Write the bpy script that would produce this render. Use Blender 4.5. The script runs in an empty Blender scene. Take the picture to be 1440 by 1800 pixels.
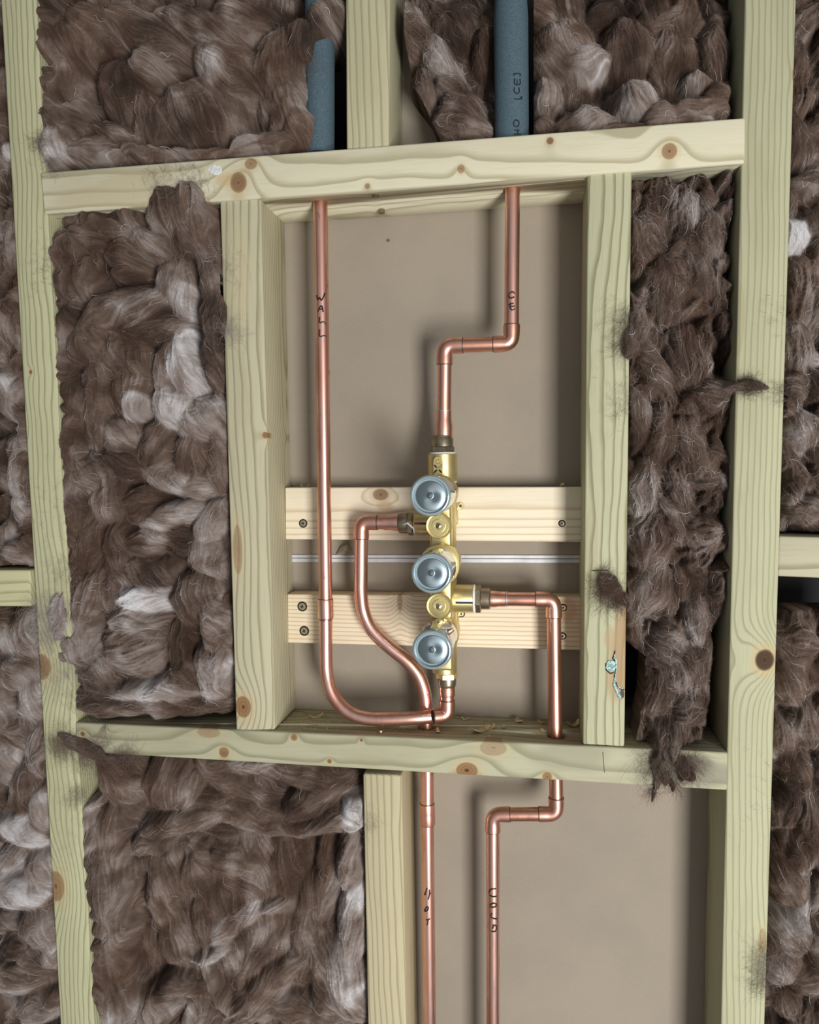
import bpy, bmesh, math, random
import numpy as np
from mathutils import Vector, Matrix
from math import pi, sin, cos, sqrt

# ------------------------------------------------------------------ camera, world, lights, exposure
IW, IH, F = 1440.0, 1800.0, 1370.0
CX, CY = 720.0, 960.0   # principal point (the photo is a crop, so the lens is shifted)
HD = 0.80            # camera distance from the front plane of the timbers (y = 0)
DEP = 0.081          # timber depth, plasterboard face at y = DEP
_dn = Vector((210, 14540, 1370)).normalized()
_xl = Vector((-8920, -60, 1370)).normalized()
_X = (-_xl); _X = (_X - _dn * _X.dot(_dn)).normalized()
_Z = -_dn
_Y = _Z.cross(_X).normalized()      # right handed: X x Y = Z -> Y = Z x X  (in camera image space handedness handled below)
# image space is x right, y down, z forward (right handed) : depth direction must have z > 0
if _Y.z < 0: _Y = -_Y
def raydir(px, py):
    d = Vector((px - CX, py - CY, F))
    return Vector((d.dot(_X), d.dot(_Y), d.dot(_Z)))
def W(px, py, y=0.0):
    d = raydir(px, py)
    t = (y + HD) / d.y
    return Vector((d.x * t, y, d.z * t))
cam = bpy.data.cameras.new('camera'); camo = bpy.data.objects.new('camera', cam)
bpy.context.scene.collection.objects.link(camo); bpy.context.scene.camera = camo
cam.sensor_fit = 'HORIZONTAL'; cam.sensor_width = 36; cam.lens = F / IW * 36; cam.shift_x = (IW / 2 - CX) / IW; cam.shift_y = (CY - IH / 2) / IW; cam.clip_start = 0.01
fwd = Vector((_X.z, _Y.z, _Z.z)); rgt = Vector((_X.x, _Y.x, _Z.x)); dwn = Vector((_X.y, _Y.y, _Z.y))
m = Matrix((rgt, -dwn, -fwd)).transposed().to_4x4(); m.translation = Vector((0, -HD, 0))
camo.matrix_world = m

scn = bpy.context.scene
scn.view_settings.view_transform = 'Standard'; scn.view_settings.look = 'None'
scn.view_settings.gamma = 1; scn.view_settings.use_curve_mapping = False
scn.view_settings.exposure = 0.0
wd = bpy.data.worlds.new('world'); scn.world = wd; wd.use_nodes = True
nt = wd.node_tree; bg = nt.nodes['Background']
tc = nt.nodes.new('ShaderNodeTexCoord'); dt = nt.nodes.new('ShaderNodeVectorMath'); dt.operation = 'DOT_PRODUCT'
nt.links.new(tc.outputs['Generated'], dt.inputs[0]); dt.inputs[1].default_value = Vector((0.25, -0.97, 0.0)).normalized()
rp = nt.nodes.new('ShaderNodeValToRGB'); nt.links.new(dt.outputs['Value'], rp.inputs[0])
rp.color_ramp.elements[0].position = 0.0; rp.color_ramp.elements[0].color = (0.16, 0.16, 0.16, 1)
rp.color_ramp.elements[1].position = 1.0; rp.color_ramp.elements[1].color = (1.0, 1.02, 1.05, 1)
e = rp.color_ramp.elements.new(0.45); e.color = (0.34, 0.34, 0.35, 1)
nt.links.new(rp.outputs[0], bg.inputs[0]); bg.inputs[1].default_value = 0.42
def area(name, loc, target, sx, sy, power, col):
    l = bpy.data.lights.new(name, 'AREA'); l.shape = 'RECTANGLE'; l.size = sx; l.size_y = sy; l.energy = power; l.color = col
    o = bpy.data.objects.new(name, l); scn.collection.objects.link(o); o.location = loc
    o.rotation_euler = (Vector(target) - Vector(loc)).to_track_quat('-Z', 'Y').to_euler(); return o
area('window_daylight', (0.86, -1.9, -0.62), (0, 0, -0.08), 0.50, 1.0, 50, (1.0, 0.985, 0.95))

# ------------------------------------------------------------------ object helpers
COL = scn.collection
BASE = {}
def thing(name, label, cat, loc, group=None):
    o = bpy.data.objects.new(name, None); COL.objects.link(o); o.location = loc; o.empty_display_size = .02
    o['label'] = label; o['category'] = cat
    if group: o['group'] = group
    BASE[o] = Vector(loc); return o
def tag(o, label, cat, group=None, kind=None):
    if label: o['label'] = label
    if cat: o['category'] = cat
    if group: o['group'] = group
    if kind: o['kind'] = kind
    return o
def link(name, me, mat, parent=None, base=None, label=None):
    """me holds world coordinates; it is re-based on the parent thing's origin or on base"""
    b = BASE[parent] if parent is not None else Vector(base if base is not None else (0, 0, 0))
    me.transform(Matrix.Translation(-b))
    if mat: me.materials.append(mat)
    o = bpy.data.objects.new(name, me); COL.objects.link(o)
    if parent is not None: o.parent = parent
    else: o.location = b
    BASE[o] = b
    if label: o['label'] = label
    return o
def mesh_from(v, f, smooth=None):
    me = bpy.data.meshes.new('m'); me.from_pydata([tuple(p) for p in v], [], f); me.update()
    bm = bmesh.new(); bm.from_mesh(me); bmesh.ops.recalc_face_normals(bm, faces=bm.faces); bm.to_mesh(me); bm.free()
    if smooth is not None:
        me.shade_smooth(); me.set_sharp_from_angle(angle=math.radians(smooth))
    return me
def lathe(o, axis, prof, seg=40, smooth=35, start=0.0, closed=False):
    a = Vector(axis).normalized(); u = a.cross(Vector((0, 0, 1)) if abs(a.z) < .9 else Vector((1, 0, 0))).normalized(); w = a.cross(u)
    v = []; f = []; o = Vector(o); n = len(prof)
    for t, r in prof:
        for k in range(seg):
            g = start + 2 * pi * k / seg; v.append(o + a * t + (u * cos(g) + w * sin(g)) * max(r, 1e-5))
    for i in range(n if closed else n - 1):
        for k in range(seg):
            k2 = (k + 1) % seg; i2 = (i + 1) % n
            f.append((i * seg + k, i * seg + k2, i2 * seg + k2, i2 * seg + k))
    if not closed: f.append(tuple(range(seg))); f.append(tuple((n - 1) * seg + k for k in range(seg)))
    return mesh_from(v, f, smooth)
def sweep(pts, rad, seg=28, smooth=50, squash=None):
    pts = [Vector(p) for p in pts]; n = len(pts); v = []; f = []
    T = [(pts[min(i + 1, n - 1)] - pts[max(i - 1, 0)]).normalized() for i in range(n)]
    u = T[0].cross(Vector((0, 1, 0.01))).normalized()
    for i in range(n):
        u = (u - T[i] * u.dot(T[i])).normalized(); w = T[i].cross(u)
        r = rad[i] if hasattr(rad, '__len__') else rad
        for k in range(seg):
            g = 2 * pi * k / seg; v.append(pts[i] + (u * cos(g) + w * sin(g)) * r)
    for i in range(n - 1):
        for k in range(seg):
            k2 = (k + 1) % seg; f.append((i * seg + k, i * seg + k2, (i + 1) * seg + k2, (i + 1) * seg + k))
    f.append(tuple(range(seg))); f.append(tuple((n - 1) * seg + k for k in range(seg)))
    return mesh_from(v, f, smooth)
def join_me(ms, smooth=None):
    bm = bmesh.new()
    for x in ms: bm.from_mesh(x)
    me = bpy.data.meshes.new('m'); bm.to_mesh(me); bm.free()
    if smooth is not None: me.shade_smooth(); me.set_sharp_from_angle(angle=math.radians(smooth))
    return me
def fillet(pts, r, k=8):
    out = [Vector(pts[0])]
    for i in range(1, len(pts) - 1):
        p0, p1, p2 = Vector(pts[i - 1]), Vector(pts[i]), Vector(pts[i + 1])
        a = (p0 - p1).normalized(); b = (p2 - p1).normalized(); ang = a.angle(b)
        d = min(r / math.tan(ang / 2), (p0 - p1).length * .49, (p2 - p1).length * .49)
        s, e2 = p1 + a * d, p1 + b * d
        for j in range(k + 1):
            t = j / k; out.append(s * (1 - t) ** 2 + p1 * 2 * t * (1 - t) + e2 * t * t)
    out.append(Vector(pts[-1])); return out
def dense(pts, step=.006):
    out = []
    for a, b in zip(pts[:-1], pts[1:]):
        n = max(1, int((b - a).length / step))
        for j in range(n): out.append(a.lerp(b, j / n))
    out.append(pts[-1]); return out
def catmull(P, k=10):
    P = [Vector(p) for p in P]; P = [P[0] * 2 - P[1]] + P + [P[-1] * 2 - P[-2]]; out = []
    for i in range(1, len(P) - 2):
        for j in range(k):
            t = j / k; a, b, c, d = P[i - 1], P[i], P[i + 1], P[i + 2]
            out.append(.5 * ((2 * b) + (c - a) * t + (2 * a - 5 * b + 4 * c - d) * t * t + (3 * b - a - 3 * c + d) * t ** 3))
    out.append(P[-2]); return out
def srgb(r, g, b):
    f = lambda c: (c / 255 / 12.92) if c / 255 <= .04045 else ((c / 255 + .055) / 1.055) ** 2.4
    return (f(r), f(g), f(b), 1)

# ------------------------------------------------------------------ node helpers / materials
class NT:
    def __init__(s, name):
        s.m = bpy.data.materials.new(name); s.m.use_nodes = True; s.t = s.m.node_tree; s.p = s.t.nodes['Principled BSDF']
    def n(s, typ, **kw):
        nd = s.t.nodes.new(typ)
        for k, v in kw.items(): setattr(nd, k, v)
        return nd
    def l(s, a, b): s.t.links.new(a, b)
    def put(s, sock, v):
        if hasattr(v, 'is_linked') or isinstance(v, bpy.types.NodeSocket): s.l(v, sock)
        else: sock.default_value = v
    def math(s, op, a, b=0.0, c=None):
        nd = s.n('ShaderNodeMath', operation=op); s.put(nd.inputs[0], a); s.put(nd.inputs[1], b)
        if c is not None: s.put(nd.inputs[2], c)
        return nd.outputs[0]
    def sm(s, x, lo, hi, a=0.0, b=1.0):
        nd = s.n('ShaderNodeMapRange', interpolation_type='SMOOTHSTEP'); s.put(nd.inputs[0], x)
        nd.inputs[1].default_value = lo; nd.inputs[2].default_value = hi; nd.inputs[3].default_value = a; nd.inputs[4].default_value = b
        return nd.outputs[0]
    def mix(s, f, a, b):
        nd = s.n('ShaderNodeMix', data_type='RGBA'); s.put(nd.inputs[0], f); s.put(nd.inputs[6], a); s.put(nd.inputs[7], b); return nd.outputs[2]
    def noise(s, vec, scale, det=3, rough=.5, dim='3D'):
        nd = s.n('ShaderNodeTexNoise'); nd.inputs['Scale'].default_value = scale; nd.inputs['Detail'].default_value = det; nd.inputs['Roughness'].default_value = rough
        if vec is not None: s.l(vec, nd.inputs['Vector'])
        return nd.outputs[0]
    def comb(s, x, y, z):
        nd = s.n('ShaderNodeCombineXYZ'); s.put(nd.inputs[0], x); s.put(nd.inputs[1], y); s.put(nd.inputs[2], z); return nd.outputs[0]
    def obj(s):
        return s.n('ShaderNodeTexCoord').outputs['Object']
    def sep(s, v):
        nd = s.n('ShaderNodeSeparateXYZ'); s.l(v, nd.inputs[0]); return nd.outputs
    def bump(s, h, strength, dist):
        nd = s.n('ShaderNodeBump'); nd.inputs['Strength'].default_value = strength; nd.inputs['Distance'].default_value = dist
        s.l(h, nd.inputs['Height']); s.l(nd.outputs[0], s.p.inputs['Normal'])

def wood(name, vertical, early, late, period=.0042, pith=(.0, .05), slope=.02, wob=.006, knots=(), seed=0.0, lines=.6, dirt=0.15, stains=(), front=-DEP / 2):
    """pine: growth rings cut along the grain; knots = (a, b, radius along, radius across, strength) in object metres"""
    N = NT(name); o = N.sep(N.obj())
    a, b, c = (o[2], o[0], o[1]) if vertical else (o[0], o[2], o[1])
    v = N.comb(N.math('ADD', N.math('MULTIPLY', a, 2.2), seed * 3.7), N.math('MULTIPLY', b, 7.0), N.math('ADD', N.math('MULTIPLY', c, 7.0), seed))
    w1 = N.math('SUBTRACT', N.noise(v, 1.0, 2, .45), .5)
    v2 = N.comb(N.math('MULTIPLY', a, 14.0), N.math('MULTIPLY', b, 40.0), N.math('ADD', N.math('MULTIPLY', c, 40.0), seed + 7))
    w2 = N.math('SUBTRACT', N.noise(v2, 1.0, 2, .5), .5)
    bb = N.math('SUBTRACT', N.math('ADD', b, N.math('MULTIPLY', a, slope)), pith[0]); cc = N.math('SUBTRACT', c, pith[1])
    r = N.math('SQRT', N.math('ADD', N.math('MULTIPLY', bb, bb), N.math('MULTIPLY', cc, cc)))
    r = N.math('ADD', r, N.math('ADD', N.math('MULTIPLY', w1, wob * 2.2), N.math('MULTIPLY', w2, wob * .35)))
    kn = []
    for (ka, kb, ra, rb, st) in knots:
        da = N.math('DIVIDE', N.math('SUBTRACT', a, ka), ra); db = N.math('DIVIDE', N.math('SUBTRACT', b, kb), rb)
        d = N.math('SQRT', N.math('ADD', N.math('MULTIPLY', da, da), N.math('MULTIPLY', db, db)))
        d = N.math('ADD', d, N.math('MULTIPLY', w2, .5))
        g = N.math('EXPONENT', N.math('MULTIPLY', N.math('MULTIPLY', d, d), -.13))
        r = N.math('ADD', r, N.math('MULTIPLY', g, rb * 1.5 * st * (1 if kb >= pith[0] else -1) * -1)); kn.append((d, st))
    ph = N.math('MULTIPLY', r, 1.0 / period)
    fr = N.math('FRACT', ph)
    # asymmetric ring: slow darkening then sharp edge
    late_m = N.math('MULTIPLY', N.sm(fr, .55, .92), N.sm(fr, .93, 1.0, 1.0, 0.0))
    vf = N.comb(N.math('MULTIPLY', a, 25.0), N.math('MULTIPLY', b, 900.0), N.math('MULTIPLY', c, 900.0))
    fine = N.noise(vf, 1.0, 2, .5)
    big = N.noise(N.comb(N.math('MULTIPLY', a, 6.0), N.math('MULTIPLY', b, 30.0), N.math('ADD', N.math('MULTIPLY', c, 30.0), seed + 3)), 1.0, 3, .6)
    col = N.mix(N.math('MULTIPLY', late_m, lines), early, late)
    dk = tuple(x * .72 for x in early[:3]) + (1,)
    col = N.mix(N.sm(fine, .5, .8, 0, .35), col, dk)
    col = N.mix(N.sm(big, .45, .75, 0, dirt * 2), col, (early[0] * .68, early[1] * .62, early[2] * .55, 1))
    for (sa, sb, ra, rb, sc, st) in stains:
        da = N.math('DIVIDE', N.math('SUBTRACT', a, sa), ra); db = N.math('DIVIDE', N.math('SUBTRACT', b, sb), rb)
        d = N.math('ADD', N.math('SQRT', N.math('ADD', N.math('MULTIPLY', da, da), N.math('MULTIPLY', db, db))), N.math('MULTIPLY', w2, 1.2))
        col = N.mix(N.sm(d, .5, 1.1, st, 0), col, sc)
    fm = N.sm(c, front + .006, front + .020, 1, 0)
    for d, st0 in kn:
        st = N.math('MULTIPLY', fm, st0)
        ring = N.math('SINE', N.math('MULTIPLY', d, 16.0))
        kc = N.mix(N.sm(ring, -.3, 1.0, .1, .45), srgb(150, 112, 74), srgb(100, 66, 42)); kc = N.mix(N.sm(w2, -.05, .15, 0, .6), kc, srgb(110, 76, 50))
        if st0 >= 1.2: kc = N.mix(.8, kc, srgb(38, 28, 22))
        kc = N.mix(N.sm(d, .05, .3, .9, 0), kc, srgb(60, 38, 25))
        col = N.mix(N.math('MULTIPLY', N.sm(d, 1.0, 2.2, .45, 0), st), col, srgb(196, 168, 118))
        col = N.mix(N.math('MULTIPLY', N.sm(d, .80, 1.08, 1, 0), st), col, kc)
        rim = N.math('MULTIPLY', N.sm(d, .85, 1.0), N.sm(d, 1.0, 1.15, 1, 0))
        col = N.mix(N.math('MULTIPLY', rim, N.math('MULTIPLY', st, .6)), col, srgb(84, 58, 38))
    N.l(col, N.p.inputs['Base Color']); N.p.inputs['Roughness'].default_value = .72; N.p.inputs['Specular IOR Level'].default_value = .25
    N.bump(N.math('ADD', N.math('MULTIPLY', late_m, .5), fine), .25, .0006)
    return N.m
def simple(name, col, rough=.5, metal=0.0, nscale=None, namt=.2, col2=None, bump=0, bscale=600, spec=.5):
    N = NT(name); ob = N.obj()
    N.p.inputs['Roughness'].default_value = rough; N.p.inputs['Metallic'].default_value = metal; N.p.inputs['Specular IOR Level'].default_value = spec
    if nscale:
        c2 = col2 or tuple(x * .6 for x in col[:3]) + (1,)
        N.l(N.mix(N.sm(N.noise(ob, nscale, 4, .6), .5 - namt, .5 + namt), col, c2), N.p.inputs['Base Color'])
    else: N.p.inputs['Base Color'].default_value = col
    if bump: N.bump(N.noise(ob, bscale, 3, .6), bump, .0005)
    return N.m
def copper(name, stain, seed, tint=(.97, .56, .46, 1), zone=None):
    N = NT(name); o = N.sep(N.obj())
    v = N.comb(N.math('ADD', N.math('MULTIPLY', o[0], 60.0), seed), N.math('MULTIPLY', o[1], 60.0), N.math('MULTIPLY', o[2], 14.0))
    n1 = N.noise(v, 1.0, 4, .62)
    v2 = N.comb(N.math('ADD', N.math('MULTIPLY', o[0], 130.0), seed), N.math('MULTIPLY', o[1], 130.0), N.math('MULTIPLY', o[2], 55.0))
    n2 = N.noise(v2, 1.0, 3, .5)
    col = N.mix(N.sm(n1, .38, .72), tint, (.68, .34, .25, 1))
    st = N.sm(n2, .72 - .12 * stain, .82 - .10 * stain, 0, min(.85, .1 + stain))
    if zone: st = N.math('MULTIPLY', st, N.sm(o[2], zone[0], zone[1]))
    col = N.mix(st, col, (.14, .055, .045, 1))
    N.l(col, N.p.inputs['Base Color']); N.p.inputs['Metallic'].default_value = 1.0
    N.l(N.math('ADD', N.sm(n1, .3, .7, .26, .40), N.math('MULTIPLY', st, .25)), N.p.inputs['Roughness'])
    return N.m

TREAT_E, TREAT_L = srgb(212, 209, 168), srgb(158, 156, 112)
M_cop_stain = copper('copper_tarnished', .35, 3.0)
M_cop_wall = copper('copper_smudged', .7, 11.0, zone=(.02, .12))
M_cop = copper('copper_clean', .15, 5.0, tint=(.98, .60, .50, 1))
M_cop_dark = copper('copper_heat_browned', .3, 9.0, tint=(.86, .46, .34, 1))
M_fit = copper('copper_fitting', .3, 20.0, tint=(.95, .54, .43, 1))
M_solder = simple('solder_line', (.16, .12, .10, 1), .45, .8)
M_silver = simple('silver_solder', (.6, .58, .55, 1), .35, .9)
M_marker = simple('marker_ink', (.006, .006, .008, 1), .5)
M_brass = simple('cast_brass', (.74, .63, .33, 1), .36, .85, 60, .25, (.62, .50, .22, 1), .25, 1500)
M_brassm = simple('machined_brass', (.80, .67, .31, 1), .30, .9)
M_brassd = simple('aged_brass', (.42, .36, .25, 1), .34, .9, 90, .2, (.24, .19, .13, 1))
M_chrome = simple('chrome', (.80, .81, .82, 1), .08, 1.0)
M_ptfe = simple('ptfe_tape', (.82, .82, .82, 1), .6)
M_red = simple('red_paint', (.22, .01, .008, 1), .5)
M_navy = simple('dark_purple_paint', (.02, .008, .03, 1), .5)
M_steel = simple('screw_steel', (.62, .55, .38, 1), .3, 1.0)
M_dark = simple('dark_recess', (.012, .010, .009, 1), .8)
M_foam = simple('grey_foam', srgb(88, 108, 118), .75, 0, 900, .25, srgb(62, 80, 92), .6, 700, spec=.3)
M_foamtxt = simple('printed_ink', srgb(24, 34, 42), .7)
M_pencil = simple('pencil_line', srgb(92, 90, 78), .7)
M_wht = simple('white_plastic', srgb(226, 228, 232), .5, 0, 40, .3, srgb(190, 192, 198))
M_void = simple('black_cavity_shade', (.012, .011, .012, 1), .9)  # near-black colour paints the deep shade seen through the wall gaps
M_paint = simple('white_paint_dab', srgb(228, 232, 232), .6, 0, 300, .2, srgb(205, 205, 200))
M_resin = simple('blue_white_resin', srgb(190, 216, 212), .3, 0, 500, .12, srgb(80, 130, 128))
M_shave = simple('fresh_shaving', srgb(222, 205, 160), .7, 0, 300, .2, srgb(180, 155, 110))
M_film = simple('torn_film', srgb(150, 140, 125), .3)
def m_cap():
    N = NT('smoky_plastic'); N.p.inputs['Base Color'].default_value = (.44, .54, .58, 1); N.p.inputs['Metallic'].default_value = .5
    N.p.inputs['Roughness'].default_value = .12; N.p.inputs['Coat Weight'].default_value = .6; N.p.inputs['Coat Roughness'].default_value = .05; return N.m
M_cap = m_cap()
def m_disc():
    N = NT('spun_disc'); o = N.sep(N.obj())
    N.p.inputs['Base Color'].default_value = (.24, .30, .33, 1); N.p.inputs['Metallic'].default_value = .9; N.p.inputs['Roughness'].default_value = .28
    N.p.inputs['Anisotropic'].default_value = .85
    tg = N.n('ShaderNodeTangent', direction_type='RADIAL', axis='Y'); N.l(tg.outputs[0], N.p.inputs['Tangent'])
    r = N.math('SQRT', N.math('ADD', N.math('MULTIPLY', o[0], o[0]), N.math('MULTIPLY', o[2], o[2])))
    N.bump(N.math('SINE', N.math('MULTIPLY', r, 9000.0)), .12, .0002); return N.m
M_disc = m_disc()
def m_board():
    N = NT('plasterboard_paper'); ob = N.obj()
    c = N.mix(N.sm(N.noise(ob, 5, 4, .6), .35, .65), srgb(157, 146, 131), srgb(149, 139, 126))
    c = N.mix(N.sm(N.noise(ob, 900, 2, .6), .58, .72, 0, .35), c, srgb(205, 195, 180))
    c = N.mix(N.sm(N.noise(ob, 240, 2, .6), .74, .78, 0, .7), c, srgb(95, 80, 68))
    N.l(c, N.p.inputs['Base Color']); N.p.inputs['Roughness'].default_value = .85; N.p.inputs['Specular IOR Level'].default_value = .2
    N.bump(N.noise(ob, 500, 3, .6), .15, .0004); return N.m
M_board = m_board()
def m_wool():
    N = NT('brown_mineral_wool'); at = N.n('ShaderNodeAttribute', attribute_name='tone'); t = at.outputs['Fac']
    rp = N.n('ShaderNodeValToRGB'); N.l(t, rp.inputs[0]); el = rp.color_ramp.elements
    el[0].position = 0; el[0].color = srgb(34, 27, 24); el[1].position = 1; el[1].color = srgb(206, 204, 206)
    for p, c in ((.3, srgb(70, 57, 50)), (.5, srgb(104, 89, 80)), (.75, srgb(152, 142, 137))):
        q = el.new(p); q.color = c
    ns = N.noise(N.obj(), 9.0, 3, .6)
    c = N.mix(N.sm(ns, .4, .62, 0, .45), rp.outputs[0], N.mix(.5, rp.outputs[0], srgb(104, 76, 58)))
    N.l(c, N.p.inputs['Base Color']); N.p.inputs['Roughness'].default_value = .9; N.p.inputs['Specular IOR Level'].default_value = .12
    N.p.inputs['Diffuse Roughness'].default_value = .6
    return N.m
M_wool = m_wool()

# ------------------------------------------------------------------ setting
def box_me(p0, p1, bev=0, seg=2):
    x0, y0, z0 = p0; x1, y1, z1 = p1
    v = [(x, y, z) for x in (x0, x1) for y in (y0, y1) for z in (z0, z1)]
    me = mesh_from(v, [(0, 1, 3, 2), (4, 6, 7, 5), (0, 4, 5, 1), (2, 3, 7, 6), (0, 2, 6, 4), (1, 5, 7, 3)])
    if bev: bevel_me(me, bev, seg)
    return me
def bevel_me(me, bev, seg=2):
    bm = bmesh.new(); bm.from_mesh(me)
    bmesh.ops.bevel(bm, geom=list(bm.edges), offset=bev, segments=seg, affect='EDGES', profile=.5)
    bm.to_mesh(me); bm.free(); me.shade_smooth(); me.set_sharp_from_angle(angle=math.radians(50))
zt, zb = W(720, -150).z, W(720, 1960).z
o = link('wall_back', box_me((-.95, DEP + .085, zb - .1), (.95, DEP + .1, zt + .1)), M_void, base=(0, DEP + .09, zb)); tag(o, 'back panel coloured black to stand for the deep shade in the cavities', None, kind='structure')
# plasterboard: L-shaped sheet split at the joint strip
def board(poly, name, label):
    n = len(poly); v = [(x, DEP, z) for x, z in poly] + [(x, DEP + .0125, z) for x, z in poly]
    f = [tuple(range(n)), tuple(range(2 * n - 1, n - 1, -1))] + [(i, (i + 1) % n, n + (i + 1) % n, n + i) for i in range(n)]
    o = link(name, mesh_from(v, f), M_board, base=(poly[0][0], DEP, poly[0][1])); tag(o, label, None, kind='structure')
xl = W(470, 800, DEP).x; xr = W(1262, 800, DEP).x; xu = W(650, 200, DEP).x; xlo = W(690, 1500, DEP).x
xm = W(1066, 800, DEP).x; zj = W(780, 982, DEP).z; ztop = W(780, 325, DEP).z
board([(xl, zj + .0008), (xm, zj + .0008), (xm, ztop), (W(800, 0, DEP).x, ztop), (W(800, 0, DEP).x, zt), (xu, zt), (xu, ztop), (xl, ztop)], 'wall_board_upper', 'brown paper back of the plasterboard above the white joint')
zn = W(720, 1330, DEP).z
board([(xl, zj - .0008), (xl, zn), (xlo, zn), (xlo, zb), (xr, zb), (xr, zn), (xm, zn), (xm, zj - .0008)], 'wall_board_lower', 'brown paper back of the plasterboard below the white joint')
for k, (a, b, mm) in enumerate(((975.5, 980.8, M_wht), (981.8, 988.5, M_wht))):
    p = W(497, a, DEP); q = W(1032, b, DEP)
    z0, z1 = W(780, b, DEP).z, W(780, a, DEP).z
    o = link('trim_%d' % (k + 1), box_me((p.x, DEP - .0022, z0), (q.x, DEP - .0002, z1), .0004), mm, base=(p.x, DEP, z0))
    tag(o, ('upper', 'lower')[k] + ' white edge of the plasterboard joint between the battens', None, kind='structure')

# ------------------------------------------------------------------ timbers
def timber(name, q, label, cat, mat, y0=0.0, y1=DEP, bev=.0022, holes=(), group=None):
    """q = front face corners (pixels TL, TR, BR, BL) found on the plane y0; straight prism back to y1"""
    P = [W(x, y, y0) for x, y in q]
    v = [(p.x, y0, p.z) for p in P] + [(p.x, y1, p.z) for p in P]
    me = mesh_from(v, [(0, 1, 2, 3), (7, 6, 5, 4), (0, 4, 5, 1), (1, 5, 6, 2), (2, 6, 7, 3), (3, 7, 4, 0)])
    base = Vector(((P[3].x + P[2].x) / 2, (y0 + y1) / 2, min(P[2].z, P[3].z)))
    bevel_me(me, bev)
    if holes:
        tmp = bpy.data.objects.new('tmp', me); COL.objects.link(tmp); cs = []
        for (cx, cy, rr, za, zb2) in holes:
            c = bpy.data.objects.new('cut', lathe((cx, cy, za), (0, 0, 1), [(0, rr), (zb2 - za, rr)], 24)); COL.objects.link(c); cs.append(c)
            md = tmp.modifiers.new('b', 'BOOLEAN'); md.operation = 'DIFFERENCE'; md.object = c; md.solver = 'EXACT'
        bpy.context.view_layer.update(); dg = bpy.context.evaluated_depsgraph_get()
        me2 = bpy.data.meshes.new_from_object(tmp.evaluated_get(dg)); me2.materials.clear()
        for c in cs: bpy.data.objects.remove(c)
        bpy.data.objects.remove(tmp); me = me2
    o = link(name, me, None, base=base); o.data.materials.append(mat(base) if callable(mat) else mat)
    tag(o, label, cat, group); return o
def K(base, vertical, *ks):
    out = []
    for (px, py, ra, rb, st) in ks:
        p = W(px, py, 0) - base; out.append(((p.z if vertical else p.x), (p.x if vertical else p.z), ra / 1725, rb / 1725, st))
    return out
def S(base, vertical, *ks):
    out = []
    for (px, py, ra, rb, c, st) in ks:
        p = W(px, py, 0) - base; out.append(((p.z if vertical else p.x), (p.x if vertical else p.z), ra / 1725, rb / 1725, c, st))
    return out
timber('wall_stud', [(-8, -150), (54, -150), (174, 1960), (115, 1960)], 'tall green-treated wall stud on the left with swirling grain and knots along its left edge', 'stud',
       lambda b: wood('pine_left_stud', True, srgb(190, 189, 154), srgb(134, 133, 96), .0036, (.05, .03), .004, .013, K(b, True, (72, 1172, 26, 20, .85), (98, 1558, 30, 17, .8), (40, 745, 12, 8, .3), (54, 654, 4, 3, 1)), 1.0, .8))
timber('wall_stud', [(1313, -150), (1405, -150), (1340, 1960), (1264, 1960)], 'tall green-treated wall stud on the right with one black oval knot', 'stud',
       lambda b: wood('pine_right_stud', True, srgb(182, 181, 150), srgb(138, 137, 106), .0034, (-.055, .03), .006, .007, K(b, True, (1344, 1160, 17, 15, 1.2), (1296, 560, 60, 12, .15), (1340, 1655, 22, 6, .5), (1398, 130, 10, 4, .6)), 2.0, .7))
T3h = [(W(562, 360, .025).x, .025, .0102, -.4, 1), (W(901, 340, .025).x, .025, .0100, -.4, 1)]
TOPN = timber('noggin', [(70, 303), (1311, 206), (1310, 287), (77, 376)], 'cream knotty cross timber over the copper pipes with a dab of white paint', 'noggin',
       lambda b: wood('pine_top_noggin', False, srgb(212, 206, 180), srgb(164, 156, 124), .0085, (.05, .03), .035, .010,
                      K(b, False, (421, 323, 15, 17, .9), (443, 290, 11, 9, .75), (967, 250, 6, 6, .9), (1176, 268, 11, 12, .85), (811, 299, 6, 7, .7), (647, 329, 5, 5, .7)), 3.0, .8, .14,
                      S(b, False, (395, 318, 30, 18, srgb(195, 168, 124), .6), (210, 338, 150, 36, srgb(186, 172, 138), .55))), y0=-.003, holes=T3h)
T4h = [(W(750, 1283, .034).x, .034, .0100, -.6, 1), (W(979, 1285, .025).x, .025, .0108, -.6, 1)]
BOTN = timber('noggin', [(132, 1270), (1280, 1323), (1279, 1390), (132, 1322)], 'green-grey cross timber under the valve recess, weathered at its right end', 'noggin',
       lambda b: wood('pine_bottom_noggin', False, srgb(180, 177, 150), srgb(126, 122, 96), .010, (.055, .02), .02, .012,
                      K(b, False, (147, 1289, 5, 5, .9), (395, 1322, 10, 10, .85), (518, 1295, 6, 6, .9), (821, 1353, 17, 13, .95), (962, 1364, 8, 8, .9), (636, 1300, 3, 3, 1), (580, 1337, 4, 4, 1), (868, 1313, 22, 14, .5), (368, 1286, 22, 10, .5)), 4.0, .65, .2,
                      S(b, False, (1190, 1350, 110, 40, srgb(134, 130, 114), .75), (1225, 1340, 34, 26, srgb(96, 88, 74), .6), (1000, 1330, 80, 34, srgb(142, 138, 118), .5))), y0=-.002, holes=T4h)
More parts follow.
